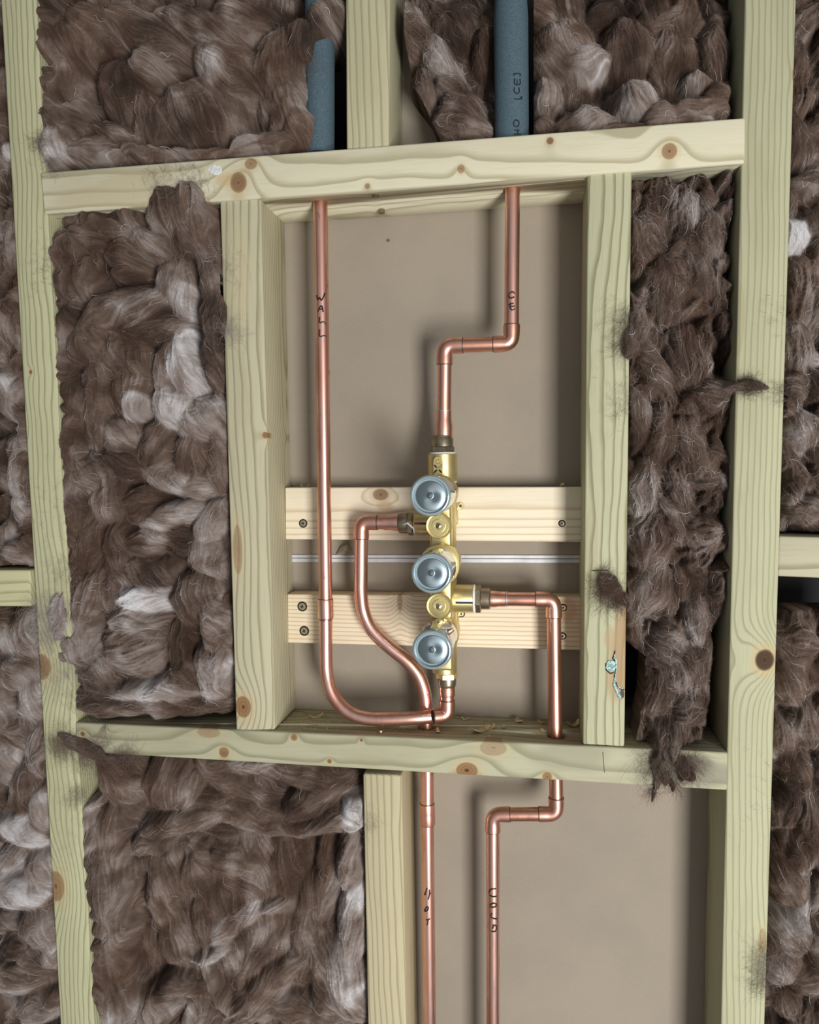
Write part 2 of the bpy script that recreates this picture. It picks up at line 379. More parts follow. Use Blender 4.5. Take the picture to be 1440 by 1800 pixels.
timber('trimmer_stud', [(386, 352), (458, 348), (483, 1283), (415, 1285)], 'short upright timber left of the copper pipes with a big knot at its foot', 'stud',
       lambda b: wood('pine_inner_left', True, srgb(190, 184, 156), srgb(134, 126, 96), .0048, (.045, .03), -.006, .008,
                      K(b, True, (428, 1243, 19, 14, .95), (466, 765, 6, 5, .9), (418, 965, 44, 9, .55)), 5.0, .75, .15,
                      S(b, True, (420, 480, 120, 30, srgb(198, 186, 150), .5))), y0=0)
timber('trimmer_stud', [(1033, 303), (1111, 300), (1098, 1313), (1025, 1309)], 'short upright timber right of the copper pipes with a blue-white resin knot', 'stud',
       lambda b: wood('pine_inner_right', True, srgb(186, 185, 154), srgb(128, 127, 94), .0046, (-.045, .03), -.004, .011,
                      K(b, True, (1040, 960, 60, 10, .12)), 6.0, .85, .1,
                      S(b, True, (1092, 1150, 120, 17, srgb(166, 132, 96), .75), (1080, 1190, 60, 16, srgb(172, 142, 106), .65), (1072, 1120, 26, 12, srgb(178, 152, 116), .6))), y0=0)
timber('cripple_stud', [(607, -150), (686, -150), (684, 258), (609, 263)], 'upright timber standing on the top noggin beside the grey foam pipe sleeve', 'stud',
       lambda b: wood('pine_top_cripple', True, srgb(186, 181, 150), srgb(132, 128, 96), .0044, (.05, .03), .0, .006, (), 7.0, .7), y0=0)
timber('cripple_stud', [(638, 1360), (706, 1363), (718, 1960), (650, 1960)], 'upright timber under the bottom noggin beside the hot water pipe', 'stud',
       lambda b: wood('pine_bottom_cripple', True, srgb(192, 182, 150), srgb(140, 128, 94), .0040, (.05, .03), .01, .006, (), 8.0, .7), y0=0)
timber('side_noggin', [(-120, 1002), (53, 1002), (54, 1066), (-120, 1066)], 'short cross timber at the left edge of the photo meeting the tall stud', 'noggin',
       lambda b: wood('pine_left_side_noggin', False, srgb(194, 191, 152), srgb(140, 136, 98), .0046, (.05, .03), .0, .006, (), 9.0, .7), y0=0)
timber('side_noggin', [(1369, 942), (1580, 947), (1580, 1022), (1367, 1013)], 'short cross timber at the right edge of the photo meeting the tall stud', 'noggin',
       lambda b: wood('pine_right_side_noggin', False, srgb(186, 180, 154), srgb(132, 124, 98), .007, (.045, .03), .0, .010, (), 10.0, .7), y0=0)
YB = DEP - .026
CR_E, CR_L = srgb(238, 226, 202), srgb(196, 170, 130)
def qb(a): return [(x, y) for x, y in a]
timber('batten', [(501, 857), (1027, 856), (1027, 953), (502, 948)], 'upper pale pine batten behind the shower valve', 'batten',
       lambda b: wood('pine_upper_batten', False, CR_E, CR_L, .0050, (.05, .03), .0, .004, [(k[0], k[1], .008, .006, .8) for k in K(b, False, (652, 872, 10, 8, .8))], 11.0, .6, .06,
                      S(b, False, (660, 895, 20, 12, srgb(200, 160, 110), .5)), front=-.013), y0=YB, y1=DEP - .0005, bev=.0012)
timber('batten', [(505, 1044), (1026, 1049), (1025, 1143), (506, 1130)], 'lower pale pine batten behind the shower valve', 'batten',
       lambda b: wood('pine_lower_batten', False, srgb(234, 220, 194), srgb(196, 164, 122), .0042, (-.05, .03), .0, .004, [(k[0], k[1], .003, .012, .5) for k in K(b, False, (688, 1072, 3, 12, .5))], 12.0, .75, .08,
                      S(b, False, (612, 1075, 8, 20, srgb(190, 140, 92), .7), (1000, 1085, 26, 30, srgb(206, 166, 128), .6)), front=-.013), y0=YB, y1=DEP - .0005, bev=.0012)

# small flat things stuck on the front of timbers
def blob(px, py, rx, ry, y, th, mat, name, n=26, jag=.12, seed=1, ang=0):
    rn = random.Random(seed); v = []; c = W(px, py, y)
    ring = []
    for k in range(n):
        g = 2 * pi * k / n; r = 1 + rn.uniform(-jag, jag); dx, dy = rx * cos(g) * r, ry * sin(g) * r
        ring.append(W(px + dx * cos(ang) - dy * sin(ang), py + dx * sin(ang) + dy * cos(ang), y))
    v = [(p.x, y, p.z) for p in ring] + [(c.x + (p.x - c.x) * .93, y - th, c.z + (p.z - c.z) * .93) for p in ring]
    f = [(i, (i + 1) % n, n + (i + 1) % n, n + i) for i in range(n)] + [tuple(range(n, 2 * n)), tuple(range(n))]
    return mesh_from(v, f)
o = link('paint_mark', blob(378, 299, 13, 9, -.0031, .0004, M_paint, '', 14, .16, 3), M_paint, base=W(378, 299, -.0031)); tag(o, 'small dab of white paint on the top noggin near the big knot', 'paint')
o = link('pencil_mark', sweep([W(x, y, -.0021) for x, y in ((1060, 1322), (1061, 1340), (1063, 1358))], .0004, 6), M_pencil, base=W(1062, 1340, -.0021)); tag(o, 'short vertical pencil line on the bottom noggin right of the cold pipe', 'pencil mark')
o = link('pencil_mark', sweep([W(x, y, -.0002) for x, y in ((1040, 1003), (1055, 1002), (1070, 1003))], .0004, 6), M_dark, base=W(1055, 1003, 0)); tag(o, 'dark scratch line across the right trimmer stud above the wool tuft', 'mark')
rk = thing('resin_knot', 'crusted blue-white resin knot near the foot of the right trimmer stud', 'knot', W(1076, 1190, 0))
link('resin_blob', blob(1074, 1170, 9, 10.5, -.0001, .0012, None, '', 22, .1, 5), M_resin, rk)
link('crack', join_me([sweep([W(x, y, -.0002) for x, y in ((1081, 1144), (1080, 1150), (1077, 1157), (1083, 1164), (1083, 1178), (1080, 1190))], .0007, 6),
                       sweep([W(x, y, -.0002) for x, y in ((1065, 1166), (1066, 1178), (1073, 1184), (1079, 1182))], .0007, 6),
                       sweep([W(x, y, -.0002) for x, y in ((1083, 1200), (1087, 1208), (1094, 1213), (1098, 1212))], .0006, 6)]), M_dark, rk)
link('resin_run', join_me([sweep([W(x, y, -.0002) for x, y in ((1080, 1150), (1083, 1160), (1084, 1176), (1081, 1192), (1079, 1203), (1084, 1213), (1089, 1224), (1092, 1230))], [.0008, .001, .0008, .0008, .0015, .0016, .0022, .0008], 8),
                           sweep([W(x, y, -.0002) for x, y in ((1085, 1200), (1088, 1208), (1095, 1211))], .0007, 6)]), M_resin, rk)
link('bark_pocket', blob(1094, 1220, 4, 8, -.0001, .0004, None, '', 16, .2, 7), simple('bark', srgb(88, 72, 58), .8), rk)

# ------------------------------------------------------------------ pipes
R = .0075; RF = .0086
def pipe_thing(label, base): return thing('copper_pipe', label, 'pipe', base)
def ring_at(p, ax, r, w, h):
    ax = Vector(ax).normalized(); return lathe(Vector(p) - ax * w / 2, ax, [(0, r), (w * .2, r + h), (w * .8, r + h), (w, r)], 28)
def elbow(par, c, d1, d2, mat=None, L=.0185, solder=M_solder):
    """c corner, d1/d2 directions away from the corner"""
    d1, d2 = Vector(d1).normalized(), Vector(d2).normalized(); c = Vector(c)
    pts = fillet([c + d1 * L, c, c + d2 * L], .0095, 6)
    pts = [pts[0]] + [c + d1 * (L - .0002)] + [c + d1 * (L * .62)] + pts[1:-1] + [c + d2 * (L * .62), c + d2 * (L - .0002), pts[-1]]
    n = len(pts); rad = [RF * .97, RF] + [RF * .985] + [RF * .96] * (n - 6) + [RF * .985] + [RF, RF * .97]
    e = link('elbow', sweep(pts, rad, 28, 40), mat or M_fit, par)
    for d in (d1, d2): link('solder_joint', ring_at(c + d * (L + .0003), d, R, .0014, .0007), solder, e)
    return e
def coupling(par, a, b, mat=None, name='coupling', rr=RF):
    a, b = Vector(a), Vector(b); d = (b - a); L = d.length
    e = link(name, lathe(a, d, [(0, R), (.0002, rr * .97), (.0012, rr), (L * .45, rr), (L * .5, rr * .985), (L * .55, rr), (L - .0012, rr), (L - .0002, rr * .97), (L, R)], 28), mat or M_fit, par)
    for q in (a, b): link('solder_joint', ring_at(q, d, R, .0012, .0006), M_solder, e)
    return e
def stroke(par, px_pts, xc_fn, yc, r, mat, width=.0009, name='marker_letter'):
    """ribbon strokes lying on a vertical round tube: pixel polyline dropped onto the tube surface"""
    ms = []
    for pl in px_pts:
        P = []
        for (x, y) in pl:
            q = W(x, y, yc - r)
            for _ in range(4):
                dx = q.x - xc_fn(q.z); yy = yc - sqrt(max(r * r - dx * dx, (.1 * r) ** 2)); q = W(x, y, yy)
            n_ = Vector(((q.x - xc_fn(q.z)) / r, (q.y - yc) / r, 0)); P.append(q + n_ * .0003)
        if len(P) > 2: P = catmull(P, 4)
        ms.append(sweep(P, width / 2, 6, 60))
    return link(name, join_me(ms), mat, par)
def vline(p):  # vertical pipe X as a function of z through two points
    a, b = p
    return lambda z: a.x + (b.x - a.x) * (z - a.z) / (b.z - a.z)

YP = .024
# --- pipe marked WALL
p_top = W(562.5, 250, YP); p_mid = W(573, 1100, YP)
A = W(574, 1180, YP)
pw = pipe_thing('tall straight copper pipe marked WALL that bends at the foot into the valve bottom', W(640, 1262, .018))
vx = W(786.5, 1225, .030)
bend = catmull([W(573, 1150, YP), W(574, 1180, YP), W(580, 1210, .021), W(594, 1235, .019), W(616, 1254, .017), W(645, 1263, .016), W(685, 1264, .016), W(728, 1262, .018), W(757, 1260, .022)], 6)
path = dense([p_top, W(563.5, 360, YP), W(568, 720, YP), W(572.5, 1060, YP)] + bend, .006)
low = [p for p in path if p.z < W(573, 1088, YP).z]; upp = [p for p in path if p.z >= W(573, 1088, YP).z]
link('tube', sweep(upp + [low[0]], R), M_cop_wall, pw); link('tube', sweep([upp[-1]] + low, R), M_cop, pw, label='clean bright copper tube bent into a hook')
coupling(pw, W(572.3, 1053, YP), W(573, 1087, YP), M_cop)
ec = Vector((vx.x, .030, W(786, 1258, .028).z)); ed = (low[-1] - ec).normalized()
elbow(pw, ec, ed, (0, 0, 1), L=.0165)
link('tube', sweep([ec + Vector((0, 0, .015)), Vector((vx.x, .030, W(786, 1196, .030).z))], R), M_cop_stain, pw)
coupling(pw, Vector((vx.x, .030, W(786, 1222, .030).z)), Vector((vx.x, .030, W(786, 1199, .030).z)), M_fit, 'socket', RF)
fx = vline((W(563.5, 360, YP), W(568, 720, YP)))
stroke(pw, [[(557, 519), (559, 527), (562, 523), (565, 528), (570, 519), (571, 515)]], fx, YP, R, M_marker, .0015)
stroke(pw, [[(559, 549), (562, 541), (566, 538), (568, 549)], [(560, 544), (568, 543)]], fx, YP, R, M_marker, .0015)
stroke(pw, [[(562, 557), (562, 567), (569, 566), (573, 571)]], fx, YP, R, M_marker, .0015)
stroke(pw, [[(562, 579), (562, 591), (570, 590), (573, 592)]], fx, YP, R, M_marker, .0015)
# --- ceiling pipe
pc = pipe_thing('copper pipe marked CE dropping from the top noggin and stepping left into the valve', W(780, 780, YP))
c1 = W(899.5, 604, YP); c2 = W(782, 608, YP); top = W(902, 230, YP)
bot = Vector((W(779.5, 770, .026).x, .030, W(780, 770, .030).z)); c2b = c2
link('tube', sweep(dense([top, c1 + Vector((0, 0, .004))], .01), R), M_cop_stain, pc)
link('tube', sweep(dense([c1.lerp(c2, .06), c1.lerp(c2, .94)], .01), R), M_cop_dark, pc, label='browned short horizontal tube')
link('tube', sweep(dense([c2b - Vector((0, 0, .004)), bot], .01), R), M_cop_stain, pc)
elbow(pc, c1, (top - c1), (c2 - c1), M_cop_dark); elbow(pc, c2, (c1 - c2), (bot - c2), M_fit)
d = (bot - c2).normalized(); s0 = c2 + (bot - c2) * ((W(0, 742, .028).z - c2.z) / (bot.z - c2.z))
link('socket', lathe(s0, d, [(0, R), (.0003, R * 1.1), (.010, R * 1.12), (.0165, R * 1.28), ((bot - s0).length + .002, R * 1.28)], 28), M_fit, pc)
link('solder_joint', ring_at(s0, d, R, .0014, .0009), M_silver, pc)
fx = vline((top, c1))
stroke(pc, [[(905, 516), (901, 513), (896, 516), (895, 521), (898, 524), (904, 522)]], fx, YP, R, M_marker, .0015)
stroke(pc, [[(894, 536), (903, 533)], [(898, 532), (897, 540), (900, 545), (905, 543)], [(898, 539), (905, 538)]], fx, YP, R, M_marker, .0014)
# --- hot pipe
ph = pipe_thing('copper pipe marked HOT snaking up behind the hooked pipe to the valve left inlet', W(750, 1290, .034))
YH = .036
hc = W(635.5, 918.5, .030); hin = W(712, 918.5, .030)
up = catmull([W(635, 958, .030), W(634.5, 1010, .031), W(634.5, 1040, .032), W(639, 1075, YH), (W(653, 1106, YH)), W(683, 1136, YH), W(713, 1160, YH), W(734, 1184, YH), W(745, 1212, YH), W(749, 1245, YH), W(750, 1290, YH), W(751, 1365, YH)], 5)
path = [hc - Vector((0, 0, .004))] + up
link('tube', sweep(dense(path, .006), R), M_cop, ph)
link('tube', sweep(dense([W(751, 1360, YH), W(751, 1415, YH)], .01), R), M_cop_stain, ph)
lowp = [W(751, 1440, YH), W(757, 1960, YH)]
link('tube', sweep(dense(lowp, .01), R), M_cop, ph)
coupling(ph, W(751, 1412, YH), W(752, 1449, YH), M_fit)
link('tube', sweep(dense([hc + Vector((.004, 0, 0)), hin], .01), R), M_cop_stain, ph)
elbow(ph, hc, (1, 0, 0), (up[0] - hc), M_fit, L=.0175)
link('socket', lathe(W(675, 918.5, .030), (1, 0, 0), [(0, R), (.0003, R * 1.1), (.008, R * 1.1), (.012, R * 1.2), (.016, R * 1.2)], 28), M_fit, ph)
fx = vline(lowp)
stroke(ph, [[(751, 1561), (747, 1573)], [(746, 1572), (758, 1570)], [(755, 1564), (755, 1572)], [(755, 1572), (753, 1581)]], fx, YH, R, M_marker, .0015)
stroke(ph, [[(752, 1593), (748, 1597), (747, 1601), (750, 1601), (753, 1597), (752, 1593)]], fx, YH, R, M_marker, .0016)
stroke(ph, [[(749, 1617), (756, 1615)], [(753, 1616), (751, 1626)]], fx, YH, R, M_marker, .0015)
# --- cold pipe
pk = pipe_thing('copper pipe marked COLD leaving the valve right outlet and stepping left below the noggin', W(976, 1292, .025))
YK = .029
k1 = W(973.5, 1054, YK); kin = W(850, 1053, .030); k2 = W(978.5, 1431, YK); k3 = W(866.5, 1432, YK); k4 = W(867, 1960, YK)
link('tube', sweep(dense([kin, k1 + Vector((-.004, 0, 0))], .01), R), M_cop_dark, pk)
link('tube', sweep(dense([k1 - Vector((0, 0, .004)), k2 + Vector((0, 0, .004))], .008), R), M_cop_dark, pk, label='darker vertical tube passing through the noggin')
link('tube', sweep(dense([k2.lerp(k3, .05), k2.lerp(k3, .95)], .01), R), M_cop_dark, pk)
link('tube', sweep(dense([k3 - Vector((0, 0, .004)), k4], .01), R), M_cop, pk)
elbow(pk, k1, kin - k1, k2 - k1, M_fit); elbow(pk, k2, k1 - k2, k3 - k2, M_fit); elbow(pk, k3, k2 - k3, k4 - k3, M_fit)
link('socket', lathe(W(862, 1053, .030), (1, 0, 0), [(0, R * 1.2), (.004, R * 1.2), (.009, R * 1.1), (.016, R * 1.1), (.0163, R)], 28), M_cop_stain, pk)
link('solder_joint', ring_at(W(891, 1053, .030), (1, 0, 0), R, .0014, .0009), M_silver, pk)
fx = vline((k3, k4))
stroke(pk, [[(872, 1562), (864, 1563), (860, 1568), (862, 1574), (868, 1576), (873, 1575)]], fx, YK, R, M_marker, .0016)
stroke(pk, [[(868, 1587), (863, 1590), (863, 1594), (870, 1594), (873, 1590), (868, 1587)]], fx, YK, R, M_marker, .0016)
stroke(pk, [[(865, 1605), (863, 1611), (867, 1614), (873, 1615)]], fx, YK, R, M_marker, .0016)
stroke(pk, [[(868, 1627), (866, 1632)], [(866, 1626), (872, 1627), (873, 1633), (870, 1637), (864, 1637)]], fx, YK, R, M_marker, .0016)

# --- foam sleeves
def foam(cx0, cx1, ytop, ybot, ro, label, y=.025, taper=1.0):
    a = W(cx1, ybot, y); b = W(cx0, ytop, y); t = thing('pipe_insulation', label, 'insulation sleeve', a)
    L = (b - a).length
    link('foam_sleeve', lathe(a, b - a, [(0, .0092), (0, ro * .99), (.001, ro), (L * .55, ro), (L * .72, ro * taper), (L, ro * taper), (L, .0092)], 40, closed=True), M_foam, t)
    return t, vline((a, b))
f1, _ = foam(562.5, 562.5, -150, 274, .0152, 'grey foam sleeve left of the centre stud, half hidden by wool')
f2, fx = foam(897, 900, -150, 253, .0170, 'grey foam sleeve right of the centre stud with printed lettering', taper=.86)
def rl(ox, oy):  # letter strokes reading upward, drawn in photo pixels
    return lambda pts: [(ox + x, oy + y) for x, y in pts]
LT = [[[(904, 236), (916, 236)], [(910, 230), (910, 236)], [(904, 229), (913, 229)]],
      [[(906, 211), (903, 216), (904, 221), (909, 223), (912, 219), (912, 214), (908, 211), (906, 211)]],
      [[(904, 174), (914, 174), (917, 170), (917, 175)]],
      [[(905, 154), (904, 160), (907, 164), (911, 164), (913, 160), (912, 154)]],
      [[(905, 138), (905, 148), (914, 148), (914, 139)], [(909, 140), (909, 148)]],
      [[(904, 133), (904, 130), (914, 130), (914, 134)]]]
for L_ in LT: stroke(f2, L_, fx, .025, .0170, M_foamtxt, .0011, 'printed_letter')

# ------------------------------------------------------------------ shower valve
VC = W(780, 980, .030); vxx = VC.x
def zc(py, y=.030): return W(780, py, y).z
vt = thing('shower_valve', 'brass three-outlet concealed shower valve with three round protective caps', 'valve', (vxx, .030, zc(1182)))
body = [lathe((vxx, .030, zc(1182)), (0, 0, 1), [(0, .012), (.001, .0138), (zc(850) - zc(1182), .0138), (zc(846) - zc(1182), .0158), (zc(799) - zc(1182), .0158), (zc(798) - zc(1182), .0148)], 48, 30)]
bx = box_me((vxx - .0112, .002, zc(1168)), (vxx + .0112, .034, zc(846)), .003, 3); body.append(bx)
link('valve_body', join_me(body, 35), M_brass, vt)
CAPS = [(756, 871.5, .0190), (758.5, 1008, .0212), (759.5, 1143, .0190)]
capx = W(757.5, 1008, -.080).x
for i, (cx, cy, rh) in enumerate(CAPS):
    c = W(cx, cy, -.080); c0 = Vector((c.x, 0, c.z))
    h = link('cartridge_housing', lathe((c.x, .028, c.z), (0, -1, 0), [(0, rh * .9), (.022, rh * .9), (.027, rh), (.038, rh), (.040, rh * .96), (.040, .016)], 56, 35), M_brassm if i == 1 else M_brass, vt)
    s = link('protective_sleeve', lathe((c.x, -.010, c.z), (0, -1, 0), [(0, .0183), (.018, .0183), (.0184, .0186), (.019, .0186), (.0195, .0183), (.058, .0183)], 64, 35), M_chrome, vt)
    cp = link('protective_cap', lathe((c.x, -.064, c.z), (0, -1, 0), [(0, .0180), (.0, .0193), (.013, .0193), (.0150, .0188), (.0160, .0176), (.0161, .0166), (.0148, .0160), (.0128, .0152), (.0128, .0138)], 64, 60), M_cap, vt)
    dd = lathe((c.x, -.0766, c.z), (0, -1, 0), [(0, .0142), (.0006, .0140), (.0008, .0136), (.0006, .0060), (.0006, .0032), (.0016, .0030), (.0018, .0024), (.0010, .0018), (.0010, .0012), (.0022, .0008)], 64, 30)
    b = Vector((c.x, -.0766, c.z)); dd.transform(Matrix.Translation(-b)); dd.materials.append(M_disc)
    do = bpy.data.objects.new('cap_disc', dd); COL.objects.link(do); do.parent = cp; do.location = b - BASE[vt]; BASE[do] = b
for (cx, cy) in ((771, 924.5), (771.5, 1066)):
    c = W(cx, cy, -.016)
    ch = link('check_valve_cap', lathe((c.x, .01, c.z), (0, -1, 0), [(0, .0095), (.018, .0095), (.020, .0130), (.0235, .0132), (.0243, .0126), (.0240, .0108), (.0246, .0104), (.0246, .0070), (.0262, .0066), (.0262, .0040), (.0250, .0038), (.0250, .0030)], 48, 30), M_brassm, vt)
    sc = link('slotted_screw', lathe((c.x, -.015, c.z), (0, -1, 0), [(0, .0029), (.0016, .0029), (.0020, .0024)], 24, 40), M_brassd, ch)
    bb_ = box_me((-.0024, -.0004, -.0004), (.0024, .0003, .0004)); bb_.transform(Matrix.Translation((c.x, -.0171, c.z)) @ Matrix.Rotation(math.radians(-58), 4, 'Y'))
    link('screw_slot', bb_, M_dark, ch)
def hexnut(c, ax, r, w, mat, par, name='hex_nut'):
    return link(name, lathe(Vector(c), ax, [(0, r * .9), (w * .15, r), (w * .85, r), (w, r * .9)], 6, 20, start=.3), mat, par)
# top union
zt_ = zc(798)
link('ptfe_tape', lathe((vxx, .030, zt_ - .0005), (0, 0, 1), [(0, .0128), (.0006, .0142), (.0012, .0138), (.0018, .0140), (.0026, .0122)], 40, 60), M_ptfe, vt)
hexnut((vxx, .030, zt_ + .0018), (0, 0, 1), .0132, .0062, M_brassd, vt)
link('union_socket', lathe((vxx, .030, zt_ + .0078), (0, 0, 1), [(0, .0116), (.008, .0116), (.0092, .0110), (.0112, .0108), (.0118, .0098)], 40, 35), M_brassd, vt)
# bottom union
xb = vx.x; zb_ = zc(1182)
hexnut((xb, .030, zb_), (0, 0, -1), .0118, .0066, M_brassm, vt)
link('union_socket', lathe((xb, .030, zb_ - .0062), (0, 0, -1), [(0, .0100), (.006, .0100), (.0085, .0094), (.0098, .0084)], 40, 35), M_brassd, vt)
# left inlet
pl = W(778, 921, .030); L = pl.x - W(728, 921, .030).x
link('inlet_port', lathe(pl, (-1, 0, 0), [(0, .0108), (L - .001, .0108), (L, .0102)], 40, 35), M_brass, vt)
hexnut((pl.x - L - .0006, .030, pl.z), (-1, 0, 0), .0128, .0062, M_brassd, vt)
link('union_socket', lathe((pl.x - L - .0066, .030, pl.z + .001), (-1, 0, 0), [(0, .0112), (.008, .0112), (.0098, .0104), (.0104, .0092)], 40, 35), M_brassd, vt)
link('ptfe_tape', sweep([Vector((pl.x - L - .010, .030 - .0125, pl.z)), Vector((pl.x - L - .005, .030 - .0133, pl.z + .002)), Vector((pl.x - L + .001, .030 - .0112, pl.z - .004)), Vector((pl.x - L + .001, .030 - .007, pl.z - .0095))], [.0004, .0012, .001, .0005], 8), M_ptfe, vt)
def bar_on_tube(axis_o, x0, x1, r, mat, name, half=.0013):
    v = []; f = []
    for j, g in enumerate((-half / r, 0, half / r)):
        for x in (x0, x1):
            v.append(Vector((x, axis_o.y - (r + .00012) * cos(g), axis_o.z + (r + .00012) * sin(g))))
            v.append(Vector((x, axis_o.y - (r - .0003) * cos(g), axis_o.z + (r - .0003) * sin(g))))
    f = [(0, 2, 6, 4), (4, 6, 10, 8), (1, 5, 7, 3), (5, 9, 11, 7), (0, 1, 3, 2), (8, 10, 11, 9), (0, 4, 5, 1), (4, 8, 9, 5), (2, 3, 7, 6), (6, 7, 11, 10)]
    return link(name, mesh_from(v, f), mat, vt)
bar_on_tube(Vector((0, .030, pl.z + .0012)), W(728, 918, .019).x, W(750, 918, .019).x, .0108, M_red, 'hot_mark')
# right outlet
pr = W(796, 1052, .030); L = W(833, 1052, .030).x - pr.x
link('outlet_port', lathe(pr, (1, 0, 0), [(0, .0150), (L - .001, .0150), (L, .0144)], 40, 35), M_brass, vt)
link('ptfe_tape', lathe(pr + Vector((L - .0006, 0, 0)), (1, 0, 0), [(0, .0140), (.0008, .0158), (.0020, .0152), (.0028, .0135)], 30, 60), M_ptfe, vt)
hexnut(pr + Vector((L + .0014, 0, 0)), (1, 0, 0), .0150, .0068, M_brassd, vt)
link('union_socket', lathe(pr + Vector((L + .008, 0, 0)), (1, 0, 0), [(0, .0116), (.0085, .0116), (.0098, .0106), (.0105, .0094)], 40, 35), M_brassd, vt)
bar_on_tube(Vector((0, .030, pr.z - .002)), W(801, 1058, .015).x, W(831, 1058, .015).x, .0150, M_navy, 'cold_mark', .0012)
# embossed tag with the four-petal mark on the top socket
yy = .030 - .0158
tagm = []
def stad(cx, cy, rx, ry, y, th, n=32, ang=0.0, p=2.0):
    ring = []
    for k in range(n):
        g = 2 * pi * k / n; u = abs(cos(g)) ** (2 / p) * (1 if cos(g) >= 0 else -1) * rx; w_ = abs(sin(g)) ** (2 / p) * (1 if sin(g) >= 0 else -1) * ry
        ring.append(W(cx + u * cos(ang) - w_ * sin(ang), cy + u * sin(ang) + w_ * cos(ang), y))
    v = [(q.x, y + th, q.z) for q in ring] + [(q.x, y, q.z) for q in ring]
    return mesh_from(v, [(i, (i + 1) % n, n + (i + 1) % n, n + i) for i in range(n)] + [tuple(range(n)), tuple(range(n, 2 * n))], 40)
tg_ = link('embossed_tag', stad(770, 820, 8.2, 17, yy - .0016, .004, 40, 0, 3.0), M_brassm, vt)
ms = []
for k, (dx, dy, an) in enumerate(((-4.2, -4.2, .78), (-4.2, 4.2, -.78), (4.2, 4.2, .78))):
    ms.append(stad(770 + dx, 824 + dy, 4.3, 1.5, yy - .0019, .0004, 16, an))
ms.append(sweep([W(770 + 4.2 + 4 * cos(g) * cos(-.78) - 1.5 * sin(g) * sin(-.78), 824 - 4.2 + 4 * cos(g) * sin(-.78) + 1.5 * sin(g) * cos(-.78), yy - .0017) for g in [2 * pi * k / 14 for k in range(15)]], .00022, 6))
link('petal_mark', join_me(ms), M_marker, tg_)
link('embossed_ring', sweep([W(770 + 4 * cos(g), 811.5 + 4 * sin(g), yy - .0017) for g in [2 * pi * k / 18 for k in range(17)]], .0003, 6), M_brassd, tg_)
# fixing feet to the battens
for py in (905, 1092):
    link('mounting_foot', box_me((vxx - .010, .040, zc(py) - .012), (vxx + .014, YB, zc(py) + .012), .0015), M_brass, vt)

# ------------------------------------------------------------------ screws, nails, holes
def screw(px, py, y, r, label, ax=(0, -1, 0), group=None, sunk=False, rot=0.4, mat=None):
    c = W(px, py, y); t = thing('screw', label, 'screw', c, group); ax = Vector(ax)
    if sunk: link('torn_hole', lathe(c + ax * -.0004, ax, [(0, r * 1.5), (.0007, r * 1.35)], 14, 60), M_dark, t)
    link('screw_head', lathe(c, ax, [(-.003, r * .5), (0, r * .9), (.0006, r), (.0012, r * .9), (.0013, r * .55), (.0010, r * .5)], 28, 40), mat or M_steel, t)
    ms = []
    for a in (0, pi / 2):
        b = box_me((-r * .42, -.0002, -r * .12), (r * .42, .0002, r * .12))
        q = Vector((0, -1, 0)).rotation_difference(ax).to_matrix().to_4x4()
        b.transform(Matrix.Translation(c + ax * .0012) @ q @ Matrix.Rotation(rot + a, 4, 'Y')); ms.append(b)
    link('cross_recess', join_me(ms), M_dark, t); return t
screw(533, 920, YB, .0036, 'brass screw sunk in the left end of the upper batten', sunk=True)
screw(531.5, 1066, YB, .0042, 'brass screw in the left end of the lower batten, the upper of the pair', sunk=True)
screw(535, 1109, YB, .0042, 'brass screw in the left end of the lower batten, the lower of the pair', sunk=True, rot=.9)
screw(988, 920, YB, .0028, 'dark screw sunk in the right end of the upper batten', sunk=True, rot=.2, mat=M_brassd)
screw(990, 1068, YB, .0030, 'dark screw beside the cold pipe elbow on the lower batten', sunk=True, mat=M_brassd)
screw(989, 1118, YB, .0030, 'dark screw right of the cold pipe low on the lower batten', sunk=True, mat=M_brassd)
screw(809.5, 889, YB, .0042, 'pan-head screw fixing the valve just right of the top cap', rot=.5)
screw(811, 1079, YB, .0030, 'small screw under the valve right outlet on the lower batten', sunk=True)
screw(683, 423, DEP, .0022, 'plasterboard screw tip in the board near the top of the recess')
zu = -.0001
def under(px, py, y):  # point on the underside of the top noggin
    return W(px, py, y)
for (px, py, y, lb) in ((660, 346, .013, 'nearer small screw in the underside of the top noggin'), (671, 374, .055, 'deeper small screw in the underside of the top noggin')):
    c = under(px, py, y); t = thing('screw', lb, 'screw', c)
    link('screw_head', lathe(c, (0, 0, -1), [(-.004, .0035), (.0006, .0036), (.001, .003)], 16, 40), M_brassd, t)
c = W(669, 1284, .012); t = thing('screw', 'screw head in the top face of the bottom noggin under the hooked pipe', 'screw', c)
link('screw_head', lathe(c, (0, 0, 1), [(-.004, .0042), (.0008, .0042), (.0012, .0034)], 20, 40), M_steel, t)
link('cross_recess', box_me((c.x - .002, c.y - .0005, c.z + .0008), (c.x + .002, c.y + .0005, c.z + .0014)), M_dark, t)

